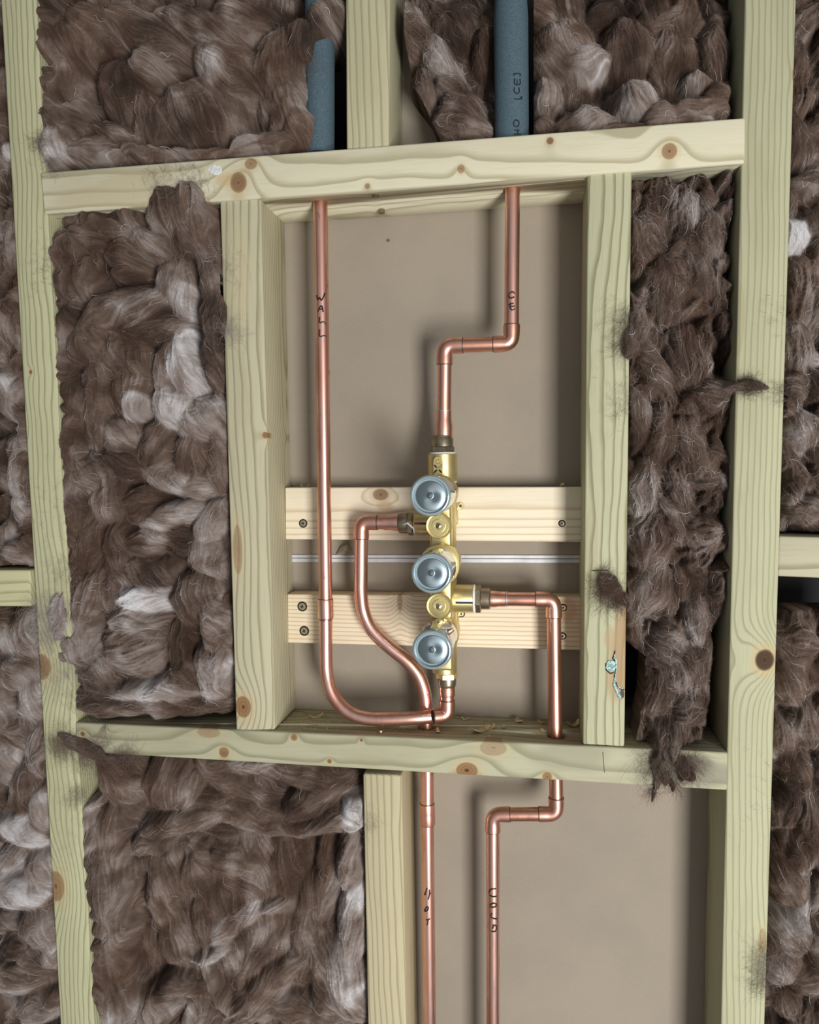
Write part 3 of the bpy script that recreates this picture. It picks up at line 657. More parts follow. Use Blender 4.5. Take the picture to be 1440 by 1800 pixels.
# ------------------------------------------------------------------ shavings and sawdust on the bottom noggin
def nog_top(px, y):  # z of the noggin's top face at this pixel column and depth
    a, b = W(132, 1270, -.002), W(1280, 1323, -.002)
    X = W(px, 1290, y).x; return Vector((X, y, a.z + (b.z - a.z) * (X - a.x) / (b.x - a.x)))
def curl(c, L, w, th, turns, seed, lift=.002):
    rn = random.Random(seed); ang = rn.uniform(0, pi); n = 14; v = []; f = []
    d = Vector((cos(ang), sin(ang), 0)); s = Vector((-sin(ang), cos(ang), 0)); r = L / (turns * 2 * pi)
    for i in range(n):
        t = i / (n - 1); g = -pi / 2 + turns * 2 * pi * (t - .5); ww = w * (.35 + .65 * sin(pi * min(1, .15 + t * .8))) / 2
        p = Vector(c) + d * (r * cos(g) + (t - .5) * L * .3) + Vector((0, 0, r + r * sin(g) + .0006))
        nm = Vector((0, 0, 1)) * sin(g) + d * cos(g)
        for sd in (-1, 1):
            for k in (-1, 1): v.append(p + s * sd * ww + nm * k * th)
    for i in range(n - 1):
        a = i * 4; b = a + 4
        f += [(a, a + 2, b + 2, b), (a + 1, b + 1, b + 3, a + 3), (a, b, b + 1, a + 1), (a + 2, a + 3, b + 3, b + 2)]
    f += [(0, 1, 3, 2), ((n - 1) * 4, (n - 1) * 4 + 2, (n - 1) * 4 + 3, (n - 1) * 4 + 1)]
    return mesh_from(v, f, 60)
SH = [(556, .052, .016, .007, 1, 'curled wood shaving on the noggin beside the left trimmer stud'),
      (818, .066, .009, .004, 2, 'thin upright wood splinter at the board foot right of the valve'),
      (845, .030, .020, .010, 3, 'broad flat wood flake on the noggin right of the valve'),
      (860, .038, .014, .005, 4, 'small curled shaving on top of the broad flake'),
      (912, .066, .010, .008, 5, 'pale wood chip against the board between valve and cold pipe'),
      (952, .067, .010, .004, 6, 'wood splinter against the board just left of the cold pipe'),
      (948, .030, .012, .007, 7, 'wood chip beside the hole of the cold pipe'),
      (1008, .060, .018, .007, 8, 'tangle of shavings in the corner by the right trimmer stud'),
      (885, .045, .008, .004, 9, 'tiny wood chip on the noggin between the flake and the cold pipe'),
      (770, .020, .010, .004, 10, 'small dark curl of wood beside the hot pipe foot')]
for px, y, L_, w_, sd, lb in SH:
    c = nog_top(px, y); o = link('wood_shaving', curl(c, L_, w_, .00025, .32 + .12 * (sd % 3), sd), M_shave, base=c); tag(o, lb, 'wood shaving')
for k, (px, py, L_, lb) in enumerate(((988, 851, .014, 'curled splinters on top of the upper batten at its right end'), (536, 855, .010, 'small fibre of wood on top of the upper batten at its left end'))):
    c = W(px, py, DEP - .012); c.z = W(px, 857, YB).z
    o = link('wood_shaving', curl(c, L_, .004, .00025, .45, 30 + k), M_shave, base=c); tag(o, lb, 'wood shaving')
rn = random.Random(8); v = []; f = []
for i in range(260):
    px = rn.gauss(535, 32) if i < 170 else rn.uniform(500, 1020)
    if px < 492: px = 492 + rn.random() * 40
    c = nog_top(px, rn.uniform(.008, .068)); r = rn.uniform(.0003, .0011); a = rn.random() * pi; n0 = len(v)
    for (x, y, z) in ((1, 0, 0), (-.5, .8, 0), (-.5, -.8, 0), (0, 0, .9)):
        v.append(c + Vector(((x * cos(a) - y * sin(a)) * r, (x * sin(a) + y * cos(a)) * r, z * r)))
    f += [(n0, n0 + 1, n0 + 2), (n0, n0 + 3, n0 + 1), (n0 + 1, n0 + 3, n0 + 2), (n0 + 2, n0 + 3, n0)]
o = link('sawdust', mesh_from(v, f), M_shave, base=nog_top(535, .03)); tag(o, 'pale sawdust crumbs scattered on the bottom noggin', 'sawdust', kind='stuff')
c = W(606, 968, DEP - .004)
vs = [W(590, 975, DEP - .001), W(600, 961, DEP - .006), W(610, 957, DEP - .010), W(604, 968, DEP - .012), W(616, 966, DEP - .008), W(622, 974, DEP - .001), W(606, 976, DEP - .003)]
vv = vs + [p + Vector((.0003, .0004, -.0004)) for p in vs]; nn = len(vs)
fr_ = [(0, 1, 3), (1, 2, 3), (0, 3, 6), (3, 4, 6), (4, 5, 6), (2, 4, 3)]
ff = fr_ + [tuple(nn + i for i in t_[::-1]) for t_ in fr_]
o = link('plastic_scrap', mesh_from(vv, ff), M_film, base=c); tag(o, 'torn scrap of film on the white joint strip between the pipes', 'scrap')

# ------------------------------------------------------------------ mineral wool
def lat(seed): return np.random.RandomState(seed).rand(256, 256).astype(np.float32)
def vn(X, Y, sc, seed, _c={}):
    if seed not in _c: _c[seed] = lat(seed)
    g = _c[seed]; x = X / sc + 1000; y = Y / sc + 1000
    xi = np.floor(x).astype(np.int32); yi = np.floor(y).astype(np.int32); fx_ = x - xi; fy = y - yi
    fx_ = fx_ * fx_ * (3 - 2 * fx_); fy = fy * fy * (3 - 2 * fy)
    a = g[xi & 255, yi & 255]; b = g[(xi + 1) & 255, yi & 255]; c_ = g[xi & 255, (yi + 1) & 255]; d_ = g[(xi + 1) & 255, (yi + 1) & 255]
    return (a * (1 - fx_) + b * fx_) * (1 - fy) + (c_ * (1 - fx_) + d_ * fx_) * fy - .5
def inpoly(X, Y, P):
    r = np.zeros(X.shape, bool); n = len(P)
    for i in range(n):
        x1, y1 = P[i]; x2, y2 = P[(i + 1) % n]
        c_ = ((y1 > Y) != (y2 > Y)) & (X < (x2 - x1) * (Y - y1) / (y2 - y1 + 1e-9) + x1); r ^= c_
    return r
STEP = 1.1
_W0 = [W(x, y, 0) for x, y in ((0, 0), (1, 0), (0, 1))]
def Wnp(X, Y):
    d = np.stack([X - CX, Y - CY, np.full(X.shape, F)], -1)
    A_ = np.array([[_X.x, _X.y, _X.z], [_Y.x, _Y.y, _Y.z], [_Z.x, _Z.y, _Z.z]]); q = d @ A_.T
    t = HD / q[..., 1]; return q[..., 0] * t, q[..., 2] * t

def wool(label, poly, lumps, seed, spill=None, auto=(26, -14, 8), flow=90.0, flow_var=1.3, base_z=-50, tone0=.42, strands=1.0, hole=(), tufts=(), rough=1.0, edge=()):
    """poly: bay outline in photo pixels on the timber front plane. lumps: (cx,cy,rx,ry,angle,top_mm,tone[,flow])"""
    sp = spill or []
    xs = [p[0] for p in poly] + [p[0] for s in sp for p in s]; ys = [p[1] for p in poly] + [p[1] for s in sp for p in s]
    x0, x1, y0, y1 = min(xs) - 3, max(xs) + 3, min(ys) - 3, max(ys) + 3
    gx = np.arange(x0, x1, STEP); gy = np.arange(y0, y1, STEP)
    X, Y = np.meshgrid(gx, gy); X = X.astype(np.float32); Y = Y.astype(np.float32)
    inside = inpoly(X, Y, poly) & inpoly(X - 2, Y, poly) & inpoly(X + 2, Y, poly) & inpoly(X, Y - 2, poly) & inpoly(X, Y + 2, poly); allowed = inside.copy()
    for s in sp: allowed |= inpoly(X, Y, s)
    for h in hole: allowed &= ~inpoly(X, Y, h); inside &= ~inpoly(X, Y, h)
    S0 = seed * 40
    rs = np.random.RandomState(seed)
    lum = [tuple(l) for l in lumps]
    ar, az, av = auto
    for (ex0, ey0, ex1, ey1, er) in edge:
        nE = int(math.hypot(ex1 - ex0, ey1 - ey0) / (er * 1.1))
        for k in range(nE):
            t = (k + rs.uniform(.2, .8)) / nE; r = er * rs.uniform(.7, 1.2)
            lum.insert(0, (ex0 + (ex1 - ex0) * t, ey0 + (ey1 - ey0) * t, r * rs.uniform(1, 1.5), r * .7, flow + rs.normal() * 40, rs.uniform(-5, 3), tone0 + rs.normal() * .08, None, 1))
    # fill with random puffs
    n_auto = int((x1 - x0) * (y1 - y0) / (ar * ar * 3.2))
    for k in range(n_auto):
        cx, cy = rs.uniform(x0, x1), rs.uniform(y0, y1)
        if not inpoly(np.array([cx]), np.array([cy]), poly)[0]: continue
        r = ar * rs.uniform(.6, 1.9); lum.append((cx, cy, r * rs.uniform(1.0, 1.7), r * .75, flow + rs.normal() * 35, az - 10 + av * rs.normal() * .6, tone0 + rs.normal() * .09, None, 1))
    w1x = vn(X, Y, 60, S0 + 1) * 24 + vn(X, Y, 22, S0 + 2) * 11 + vn(X, Y, 7, S0 + 21) * 3.0
    w1y = vn(X, Y, 60, S0 + 3) * 24 + vn(X, Y, 22, S0 + 4) * 11 + vn(X, Y, 7, S0 + 22) * 3.0
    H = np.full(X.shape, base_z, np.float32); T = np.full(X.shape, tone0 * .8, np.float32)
    C2 = np.zeros(X.shape, np.float32); S2 = np.zeros(X.shape, np.float32)
    # base flow
    th0 = math.radians(flow) + flow_var * 2 * vn(X, Y, 90, S0 + 5) + flow_var * 1.3 * vn(X, Y, 34, S0 + 6)
    C2 = np.cos(2 * th0); S2 = np.sin(2 * th0)
    for L_ in lum:
        cx, cy, rx, ry, an, z, tn = L_[:7]; is_auto = len(L_) > 8
        if not is_auto:                       # rx, ry are the extents across and down the photo, the angle tilts them
            if ry > rx: an = an if 55 <= an <= 125 else 90 + an
            else: an = an if abs(an) <= 55 else 0
            rx, ry = max(rx, ry), min(rx, ry)
        fl = L_[7] if len(L_) > 7 and L_[7] is not None else an
        R_ = max(rx, ry) * 1.25 + 20
        i0 = max(0, int((cy - R_ - y0) / STEP)); i1 = max(0, int((cy + R_ - y0) / STEP)); j0 = max(0, int((cx - R_ - x0) / STEP)); j1 = max(0, int((cx + R_ - x0) / STEP))
        sl = (slice(i0, i1), slice(j0, j1))
        if X[sl].size == 0: continue
        a = math.radians(an); k_ = .8 if not is_auto else 1.0
        dx = X[sl] + w1x[sl] * k_ - cx; dy = Y[sl] + w1y[sl] * k_ - cy
        u = (dx * cos(a) + dy * sin(a)) / rx; w_ = (-dx * sin(a) + dy * cos(a)) / ry
        d2 = u * u + w_ * w_; d = np.sqrt(d2)
        ht = min(46, .72 * min(rx, ry) + 6)
        prof = np.where(d < 1, (1 - d2 ** 1.1).clip(0) ** .62, -(d - 1) * 2.2)
        hh = z - ht * (1 - prof)
        hs = H[sl]; up = hh > hs
        kk = 7.0
        sm_ = np.maximum(hh, hs) + np.maximum(kk - np.abs(hh - hs), 0) ** 2 / (4 * kk) * .6
        H[sl] = sm_
        wgt = np.where(up, 1.0, 0.0)
        T[sl] = np.where(up, tn, T[sl])
        f_ = math.radians(fl)
        if fl is None: continue
        # flow: mix of the lump's direction, a gentle curl round the lump and the base flow
        tang = np.arctan2(dx, -dy)
        thl = f_ + .55 * np.sin(2 * (tang - f_)) * d.clip(0, 1)
        c_ = np.cos(2 * thl) * .75 + np.cos(2 * th0[sl]) * .45; s_ = np.sin(2 * thl) * .75 + np.sin(2 * th0[sl]) * .45
        C2[sl] = np.where(up, c_, C2[sl]); S2[sl] = np.where(up, s_, S2[sl])
    def blur(A, n):
        for _ in range(n):
            A = (np.roll(A, 1, 0) + np.roll(A, -1, 0) + A * 2) / 4; A = (np.roll(A, 1, 1) + np.roll(A, -1, 1) + A * 2) / 4
        return A
    C2 = blur(C2, 6); S2 = blur(S2, 6); th = .5 * np.arctan2(S2, C2) + .5 * vn(X, Y, 16, S0 + 7)
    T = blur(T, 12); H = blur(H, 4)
    ny, nx = X.shape
    def lic(nscale, L_, step, sd):
        acc = np.zeros(X.shape, np.float32); wsum = 0
        for sg in (1, -1):
            px, py = X.copy(), Y.copy(); vx_ = np.cos(th) * sg; vy_ = np.sin(th) * sg
            for k in range(L_):
                w = 1 - k / L_; acc += vn(px, py, nscale, sd) * w; wsum += w
                px += vx_ * step; py += vy_ * step
                jj = ((px - x0) / STEP).astype(np.int32).clip(0, nx - 1); ii = ((py - y0) / STEP).astype(np.int32).clip(0, ny - 1)
                a = th[ii, jj]; cx_, cy_ = np.cos(a), np.sin(a); sgn = np.sign(cx_ * vx_ + cy_ * vy_); sgn[sgn == 0] = 1
                vx_ = cx_ * sgn; vy_ = cy_ * sgn
        acc /= wsum; return acc / (acc.std() + 1e-6)
    f1_ = lic(1.9, 12, 1.8, S0 + 8); f2_ = lic(4.5, 12, 3.0, S0 + 9); f3_ = lic(11., 9, 6.0, S0 + 10)
    patch = vn(X, Y, 45, S0 + 11) + .6 * vn(X, Y, 18, S0 + 12)
    zone = (.5 + 2.2 * vn(X, Y, 70, S0 + 30) + 1.0 * vn(X, Y, 25, S0 + 31)).clip(.12, 1.5) * rough
    bil = np.abs(vn(X + w1x, Y + w1y, 26, S0 + 32)) * 2 + np.abs(vn(X + w1x, Y + w1y, 12, S0 + 33))
    H2 = H + 1.3 - 3.2 * (.35 - bil).clip(0, 1) * (.6 + zone) + zone * (1.2 * f3_.clip(-2.2, 2.2) + .8 * f2_.clip(-2.5, 2.5)) + (.14 + .16 * zone) * f1_.clip(-2.5, 2.5) + .5 * vn(X, Y, 3.2, S0 + 34)
    H2 = np.minimum(H2, 22); H2 = np.maximum(H2, -66)
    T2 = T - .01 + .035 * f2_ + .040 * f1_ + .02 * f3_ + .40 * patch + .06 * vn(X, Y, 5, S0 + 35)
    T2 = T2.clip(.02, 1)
    keep = inside | (allowed & (H2 > 3.4))
    keep &= ~(~inside & (H2 < 3.4))
    XX, ZZ = Wnp(X.astype(np.float64), Y.astype(np.float64)); YY = -H2 / 1000.0
    fk = keep[:-1, :-1] & keep[1:, :-1] & keep[:-1, 1:] & keep[1:, 1:]
    used = np.zeros(keep.shape, bool); used[:-1, :-1] |= fk; used[1:, :-1] |= fk; used[:-1, 1:] |= fk; used[1:, 1:] |= fk
    idx = -np.ones(keep.shape, np.int64); idx[used] = np.arange(used.sum())
    co = np.stack([XX[used], YY[used], ZZ[used]], -1); tone = T2[used]
    a, b, c_, d_ = idx[:-1, :-1][fk], idx[1:, :-1][fk], idx[1:, 1:][fk], idx[:-1, 1:][fk]
    quads = np.stack([a, b, c_, d_], -1)
    # skirt: give the pad its thickness at the boundary
    ins_v = inside[used]
    ed = []
    def E(i, j, oth): 
        ed.append(np.stack([i, j], -1)[~oth])
    pad = np.pad(fk, 1)
    I, J = np.nonzero(fk)
    for (di, dj, p, q) in ((-1, 0, (0, 0), (0, 1)), (1, 0, (1, 1), (1, 0)), (0, -1, (1, 0), (0, 0)), (0, 1, (0, 1), (1, 1))):
        free = ~pad[I + 1 + di, J + 1 + dj]; ii, jj = I[free], J[free]
        ed.append(np.stack([idx[ii + p[0], jj + p[1]], idx[ii + q[0], jj + q[1]]], -1))
    ed = np.concatenate(ed); bv = np.unique(ed); mp = -np.ones(len(co), np.int64); mp[bv] = len(co) + np.arange(len(bv))
    back = co[bv].copy(); back[:, 1] = np.where(ins_v[bv], DEP - .003, -.0033)
    co = np.concatenate([co, back]); tone = np.concatenate([tone, tone[bv] * .9])
    quads = np.concatenate([quads, np.stack([ed[:, 0], ed[:, 1], mp[ed[:, 1]], mp[ed[:, 0]]], -1)])
    nbase = len(co)
    # loose strands following the flow
    ii, jj = np.nonzero(used & allowed); N0 = int(len(ii) * .040 * strands); nt_ = sum(t[5] for t in tufts); N_ = N0 + nt_
    if N_ > 0:
        sel = rs.randint(0, len(ii), N_); px = X[ii[sel], jj[sel]] + rs.uniform(-1, 1, N_); py = Y[ii[sel], jj[sel]] + rs.uniform(-1, 1, N_)
        ns = 10; stepl = rs.uniform(1.0, 3.6, N_); lift = rs.uniform(.2, 4.2, N_); lift[rs.rand(N_) < .6] *= .35; wid = rs.uniform(.05, .17, N_) / 1000
        g0 = rs.uniform(0, 2 * pi, N_); ga = rs.normal(0, .7, N_); drift = rs.normal(0, .07, N_)
        curly = rs.rand(N_) < .28; drift[curly] = rs.choice([-1, 1], curly.sum()) * rs.uniform(.08, .42, curly.sum())
        bold = (rs.rand(N_) < .07); wid[bold] *= 2.2
        sg = rs.choice([-1., 1.], N_); aa = th[ii[sel], jj[sel]] + rs.normal(0, .35, N_); vx_, vy_ = np.cos(aa) * sg, np.sin(aa) * sg
        tn0 = (T2[ii[sel], jj[sel]] + rs.uniform(-.10, .22, N_) + .28 * bold).clip(0, 1); zz = None
        free = np.zeros(N_, bool); zt_min = np.zeros(N_); q0 = N0
        for (tx, ty, ta, tl, ts, tc_, tz, tt) in tufts:       # wisps lying over the timber
            q_ = slice(q0, q0 + tc_); q0 += tc_; px[q_] = tx + rs.normal(0, ts, tc_); py[q_] = ty + rs.normal(0, ts, tc_)
            a_ = math.radians(ta) + rs.normal(0, .45, tc_); vx_[q_], vy_[q_] = np.cos(a_), np.sin(a_); stepl[q_] = tl / ns * rs.uniform(.4, 1.2, tc_)
            free[q_] = True; zt_min[q_] = 3.6 + rs.uniform(0, tz, tc_); tn0[q_] = (tt + rs.normal(0, .08, tc_)).clip(0, 1); lift[q_] *= .5
            curly[q_] = rs.rand(tc_) < .6; drift[q_] = rs.normal(0, .16, tc_); wid[q_] = rs.uniform(.08, .2, tc_) / 1000
        VP, VT, PX, PY = [], [], [], []
        off = np.zeros(N_)
        for k in range(ns):
            i_ = ((py - y0) / STEP).astype(int).clip(0, ny - 1); j_ = ((px - x0) / STEP).astype(int).clip(0, nx - 1)
            h = H2[i_, j_]; ok = used[i_, j_]
            if zz is None: zz = h.copy()
            else: zz = np.maximum(zz * .55 + h * .45, h)            # strands bridge hollows
            zz = np.where(ok, zz, np.maximum(zz - 1.0, np.where(inside[i_, j_], -60, 3.6)))
            t = k / (ns - 1); z = zz + .25 + lift * sin(pi * min(1, .1 + t)) + lift * .4 * t
            z = np.where(free, np.maximum(z, zt_min + lift * sin(pi * t)), z)
            wx, wz = Wnp(px.astype(float), py.astype(float)); per = np.stack([-vy_, np.zeros(N_), -vx_], -1) * (wid * (1 - .75 * abs(2 * t - 1) ** 2))[:, None] * .5
            # world z is up, pixel y down
            c0 = np.stack([wx, -z / 1000, wz], -1); per[:, 2] = -per[:, 2] * -1
            VP.append(c0 + per); VP.append(c0 - per); VT.append(tn0); VT.append(tn0)
            aa = th[i_, j_] + ga * np.sin(g0 + k * .8); cx_, cy_ = np.cos(aa), np.sin(aa); s_ = np.sign(cx_ * vx_ + cy_ * vy_); s_[s_ == 0] = 1
            fol = ~(curly | free)
            nx_, ny_ = cx_ * s_ * fol + vx_ * ~fol, cy_ * s_ * fol + vy_ * ~fol
            off = drift * (k if False else 1)
            vx_, vy_ = nx_ * np.cos(off) - ny_ * np.sin(off), nx_ * np.sin(off) + ny_ * np.cos(off)
            npx = px + vx_ * stepl; npy = py + vy_ * stepl
            i2 = ((npy - y0) / STEP).astype(int).clip(0, ny - 1); j2 = ((npx - x0) / STEP).astype(int).clip(0, nx - 1)
            go = used[i2, j2] | (zz > 4.0) | free; px = np.where(go, npx, px); py = np.where(go, npy, py)
        V = np.stack(VP, 1)  # N, 2ns, 3
        VTt = np.stack(VT, 1)
        bi = nbase + np.arange(N_)[:, None] * (2 * ns)
        qs = []
        for k in range(ns - 1):
            qs.append(np.stack([bi[:, 0] + 2 * k, bi[:, 0] + 2 * k + 1, bi[:, 0] + 2 * k + 3, bi[:, 0] + 2 * k + 2], -1))
        co = np.concatenate([co, V.reshape(-1, 3)]); tone = np.concatenate([tone, VTt.reshape(-1)]); quads = np.concatenate([quads] + qs)
    me = bpy.data.meshes.new('wool'); n = len(co); q = len(quads)
    base = np.array([co[:, 0].mean(), .03, co[:, 2].min()]); co = co - base
    me.vertices.add(n); me.vertices.foreach_set('co', co.astype(np.float32).ravel())
    me.loops.add(q * 4); me.loops.foreach_set('vertex_index', quads.astype(np.int32).ravel())
    me.polygons.add(q); me.polygons.foreach_set('loop_start', (np.arange(q) * 4).astype(np.int32)); me.polygons.foreach_set('loop_total', np.full(q, 4, np.int32))
    me.update(calc_edges=True); me.polygons.foreach_set('use_smooth', np.ones(q, bool))
    at = me.attributes.new('tone', 'FLOAT', 'POINT'); at.data.foreach_set('value', tone.astype(np.float32))
    me.materials.append(M_wool)
    o = bpy.data.objects.new('mineral_wool_batt', me); COL.objects.link(o); o.location = base; BASE[o] = Vector(base)
    tag(o, label, 'insulation'); return o

def xl_l(y): return -1 + (y) * .0588      # left stud left edge
def xl_r(y): return 60 + y * .0578        # left stud right edge
def xr_l(y): return 1310 - y * .0225      # right stud left edge
def xr_r(y): return 1402 - y * .0318      # right stud right edge
A_l = [(105, 60, 50, 60, 70, -8, .42), (95, 130, 30, 50, 90, -8, .5), (190, 140, 60, 85, 80, -9, .28), (240, 95, 34, 34, 40, -3, .5), (238, 190, 32, 60, -10, -6, .38), (262, 205, 28, 48, 5, -2, .45),
       (335, 185, 92, 84, 25, 1, .40, 60), (400, 110, 100, 55, 30, -3, .50), (380, 105, 40, 30, 30, 2, .68), (480, 110, 62, 105, 8, -2, .45, 80), (500, 170, 40, 60, 20, 0, .48, 70),
       (230, 30, 100, 42, 25, -3, .45, 20), (330, 25, 90, 36, 20, -4, .42), (305, 10, 26, 20, 0, 0, .55), (410, 5, 60, 50, 60, -6, .4), (530, 60, 50, 60, 80, 2, .42), (575, 15, 42, 42, 45, 5, .45),
       (110, 190, 40, 40, 30, -4, .48), (115, 235, 50, 34, 30, 0, .55), (85, 255, 28, 42, 90, 6, .62), (155, 262, 50, 26, 0, 6, .55), (200, 235, 70, 22, 20, 0, .5), (250, 262, 55, 22, 10, 5, .55),
       (350, 262, 80, 14, -2, 2, .5), (435, 252, 38, 22, -30, 5, .62), (490, 238, 46, 24, 5, 4, .52), (525, 215, 24, 48, -15, 6, .6, 80), (505, 190, 22, 24, 0, 5, .62), (140, 20, 60, 40, 20, -10, .4), (50, 20, 40, 60, 80, -10, .4)]
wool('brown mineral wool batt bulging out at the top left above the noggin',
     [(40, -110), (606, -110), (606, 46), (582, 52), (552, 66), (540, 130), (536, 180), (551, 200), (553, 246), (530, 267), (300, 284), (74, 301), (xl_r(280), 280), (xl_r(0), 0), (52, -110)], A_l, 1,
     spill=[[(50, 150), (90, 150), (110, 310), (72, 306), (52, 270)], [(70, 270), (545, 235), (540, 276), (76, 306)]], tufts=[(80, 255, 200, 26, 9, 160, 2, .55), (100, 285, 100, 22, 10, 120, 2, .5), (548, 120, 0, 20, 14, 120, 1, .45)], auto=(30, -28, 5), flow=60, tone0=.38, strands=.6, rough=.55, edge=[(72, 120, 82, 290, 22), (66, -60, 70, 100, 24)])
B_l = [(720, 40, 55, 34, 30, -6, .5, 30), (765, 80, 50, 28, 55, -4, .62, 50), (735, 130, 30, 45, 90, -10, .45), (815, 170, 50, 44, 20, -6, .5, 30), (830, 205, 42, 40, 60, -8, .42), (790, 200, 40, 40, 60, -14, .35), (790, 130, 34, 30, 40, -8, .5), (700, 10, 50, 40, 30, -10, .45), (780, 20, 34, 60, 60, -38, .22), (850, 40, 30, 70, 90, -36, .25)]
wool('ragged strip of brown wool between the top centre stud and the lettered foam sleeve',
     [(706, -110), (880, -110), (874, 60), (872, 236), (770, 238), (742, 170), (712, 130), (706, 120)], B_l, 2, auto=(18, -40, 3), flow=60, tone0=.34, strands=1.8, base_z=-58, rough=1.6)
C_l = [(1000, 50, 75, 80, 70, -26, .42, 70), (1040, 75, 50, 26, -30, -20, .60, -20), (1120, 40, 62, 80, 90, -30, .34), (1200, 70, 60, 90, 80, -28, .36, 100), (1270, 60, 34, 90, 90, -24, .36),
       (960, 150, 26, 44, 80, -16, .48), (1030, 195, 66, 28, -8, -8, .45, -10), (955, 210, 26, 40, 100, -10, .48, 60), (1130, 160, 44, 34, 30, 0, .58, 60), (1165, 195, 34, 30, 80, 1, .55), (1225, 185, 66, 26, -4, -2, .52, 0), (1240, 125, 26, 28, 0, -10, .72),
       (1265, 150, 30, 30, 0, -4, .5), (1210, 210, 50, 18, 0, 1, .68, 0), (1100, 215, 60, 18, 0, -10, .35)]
wool('brown wool with shade put into its darkened tone, set back behind the top right opening beside the tall stud',
     [(936, -110), (1309, -110), (xr_l(0) - 2, 0), (1302, 204), (1200, 212), (936, 234)], C_l, 3, auto=(30, -34, 4), flow=80, tone0=.26, strands=.5, base_z=-62, rough=.6)  # low base tone paints the shade of this recessed bay into the wool
D_l = [(290, 365, 52, 55, 90, 14, .55, 80), (330, 370, 50, 66, 80, 15, .60, 75), (355, 400, 32, 60, 70, 12, .52, 70), (330, 420, 44, 30, 30, 8, .42), (370, 480, 30, 80, -12, 12, .42, 75), (378, 560, 32, 70, 8, 14, .48, 95), (372, 620, 30, 60, -5, 8, .42, 80),
       (215, 435, 52, 32, 0, 4, .42, 20), (265, 430, 50, 34, 30, 4, .48, 40), (295, 490, 40, 66, 15, 2, .46, 100), (305, 520, 26, 40, 10, 5, .68), (185, 545, 84, 40, -22, 6, .40, -20), (240, 545, 60, 34, -30, 8, .58, -30), (250, 570, 60, 24, -5, 4, .42),
       (205, 470, 34, 24, 60, -8, .35), (128, 480, 26, 42, 90, 0, .42), (100, 495, 16, 34, 90, 3, .42), (104, 430, 22, 30, 60, -3, .38), (150, 380, 66, 16, 5, -2, .5, 0), (140, 410, 50, 26, 20, -2, .42), (200, 395, 44, 22, 10, -3, .5),
       (145, 600, 50, 44, 50, 2, .44, 60), (210, 625, 66, 50, 30, 1, .42, 60), (215, 690, 50, 50, 70, 0, .40, 80), (115, 690, 22, 66, 90, -4, .38), (155, 700, 24, 76, 95, 2, .42, 90), (228, 712, 26, 26, 0, 7, .92, 70), (195, 760, 46, 40, 30, 3, .52), (170, 650, 34, 60, 100, 0, .45),
       (285, 640, 26, 62, 0, 2, .45), (315, 630, 20, 54, -14, 8, .82, 70), (298, 710, 44, 46, 30, 8, .82, 60), (350, 730, 50, 54, 40, 6, .66, 40), (265, 780, 38, 50, 110, 3, .42), (380, 790, 28, 80, 90, 2, .52, 90), (335, 800, 40, 56, 100, 2, .50),
       (215, 810, 60, 34, 20, 2, .42), (150, 830, 50, 46, 40, 0, .42), (108, 800, 22, 60, 90, -2, .38), (290, 835, 60, 30, 20, 3, .72, 30), (345, 850, 50, 30, -20, 0, .55), (130, 890, 34, 60, 80, 2, .46, 80), (190, 880, 40, 50, 80, 2, .42), (240, 885, 40, 40, 60, 2, .42),
       (300, 905, 62, 24, -14, 8, .76, -10), (365, 915, 28, 50, 30, 6, .74, 110), (310, 955, 60, 40, 10, -6, .30), (350, 985, 30, 44, 60, 2, .62, 60), (150, 965, 36, 70, 110, 3, .46, 110), (205, 965, 30, 60, 90, 3, .44), (110, 990, 30, 60, 90, 1, .45), (250, 950, 34, 26, 0, 6, .5),
       (245, 1010, 50, 44, 90, 6, .48, 60), (242, 1060, 38, 24, -5, 12, .98, -10), (232, 1095, 48, 30, 5, 10, .58, 0), (232, 1135, 66, 62, 0, 8, .48, 0), (190, 1040, 26, 60, 80, 3, .5), (150, 1060, 40, 70, 90, 5, .52, 100), (110, 1080, 34, 70, 90, 7, .70, 110), (130, 1140, 40, 44, 70, 6, .6, 60),
       (330, 1060, 56, 60, 90, -4, .32), (300, 1150, 34, 60, 90, -8, .34), (376, 1110, 30, 56, 80, 6, .70, 60), (368, 1190, 36, 56, 80, 5, .66, 80), (385, 1170, 20, 60, 100, 6, .75), (312, 1200, 36, 36, 30, 3, .5, 30), (262, 1218, 76, 22, 4, 10, .78, 5), (250, 1244, 100, 18, 2, 8, .5, 0),
       (170, 1200, 50, 50, 40, 2, .5, 30), (160, 1240, 56, 24, 10, 5, .48, 10), (340, 1240, 50, 14, 0, 0, .45)]
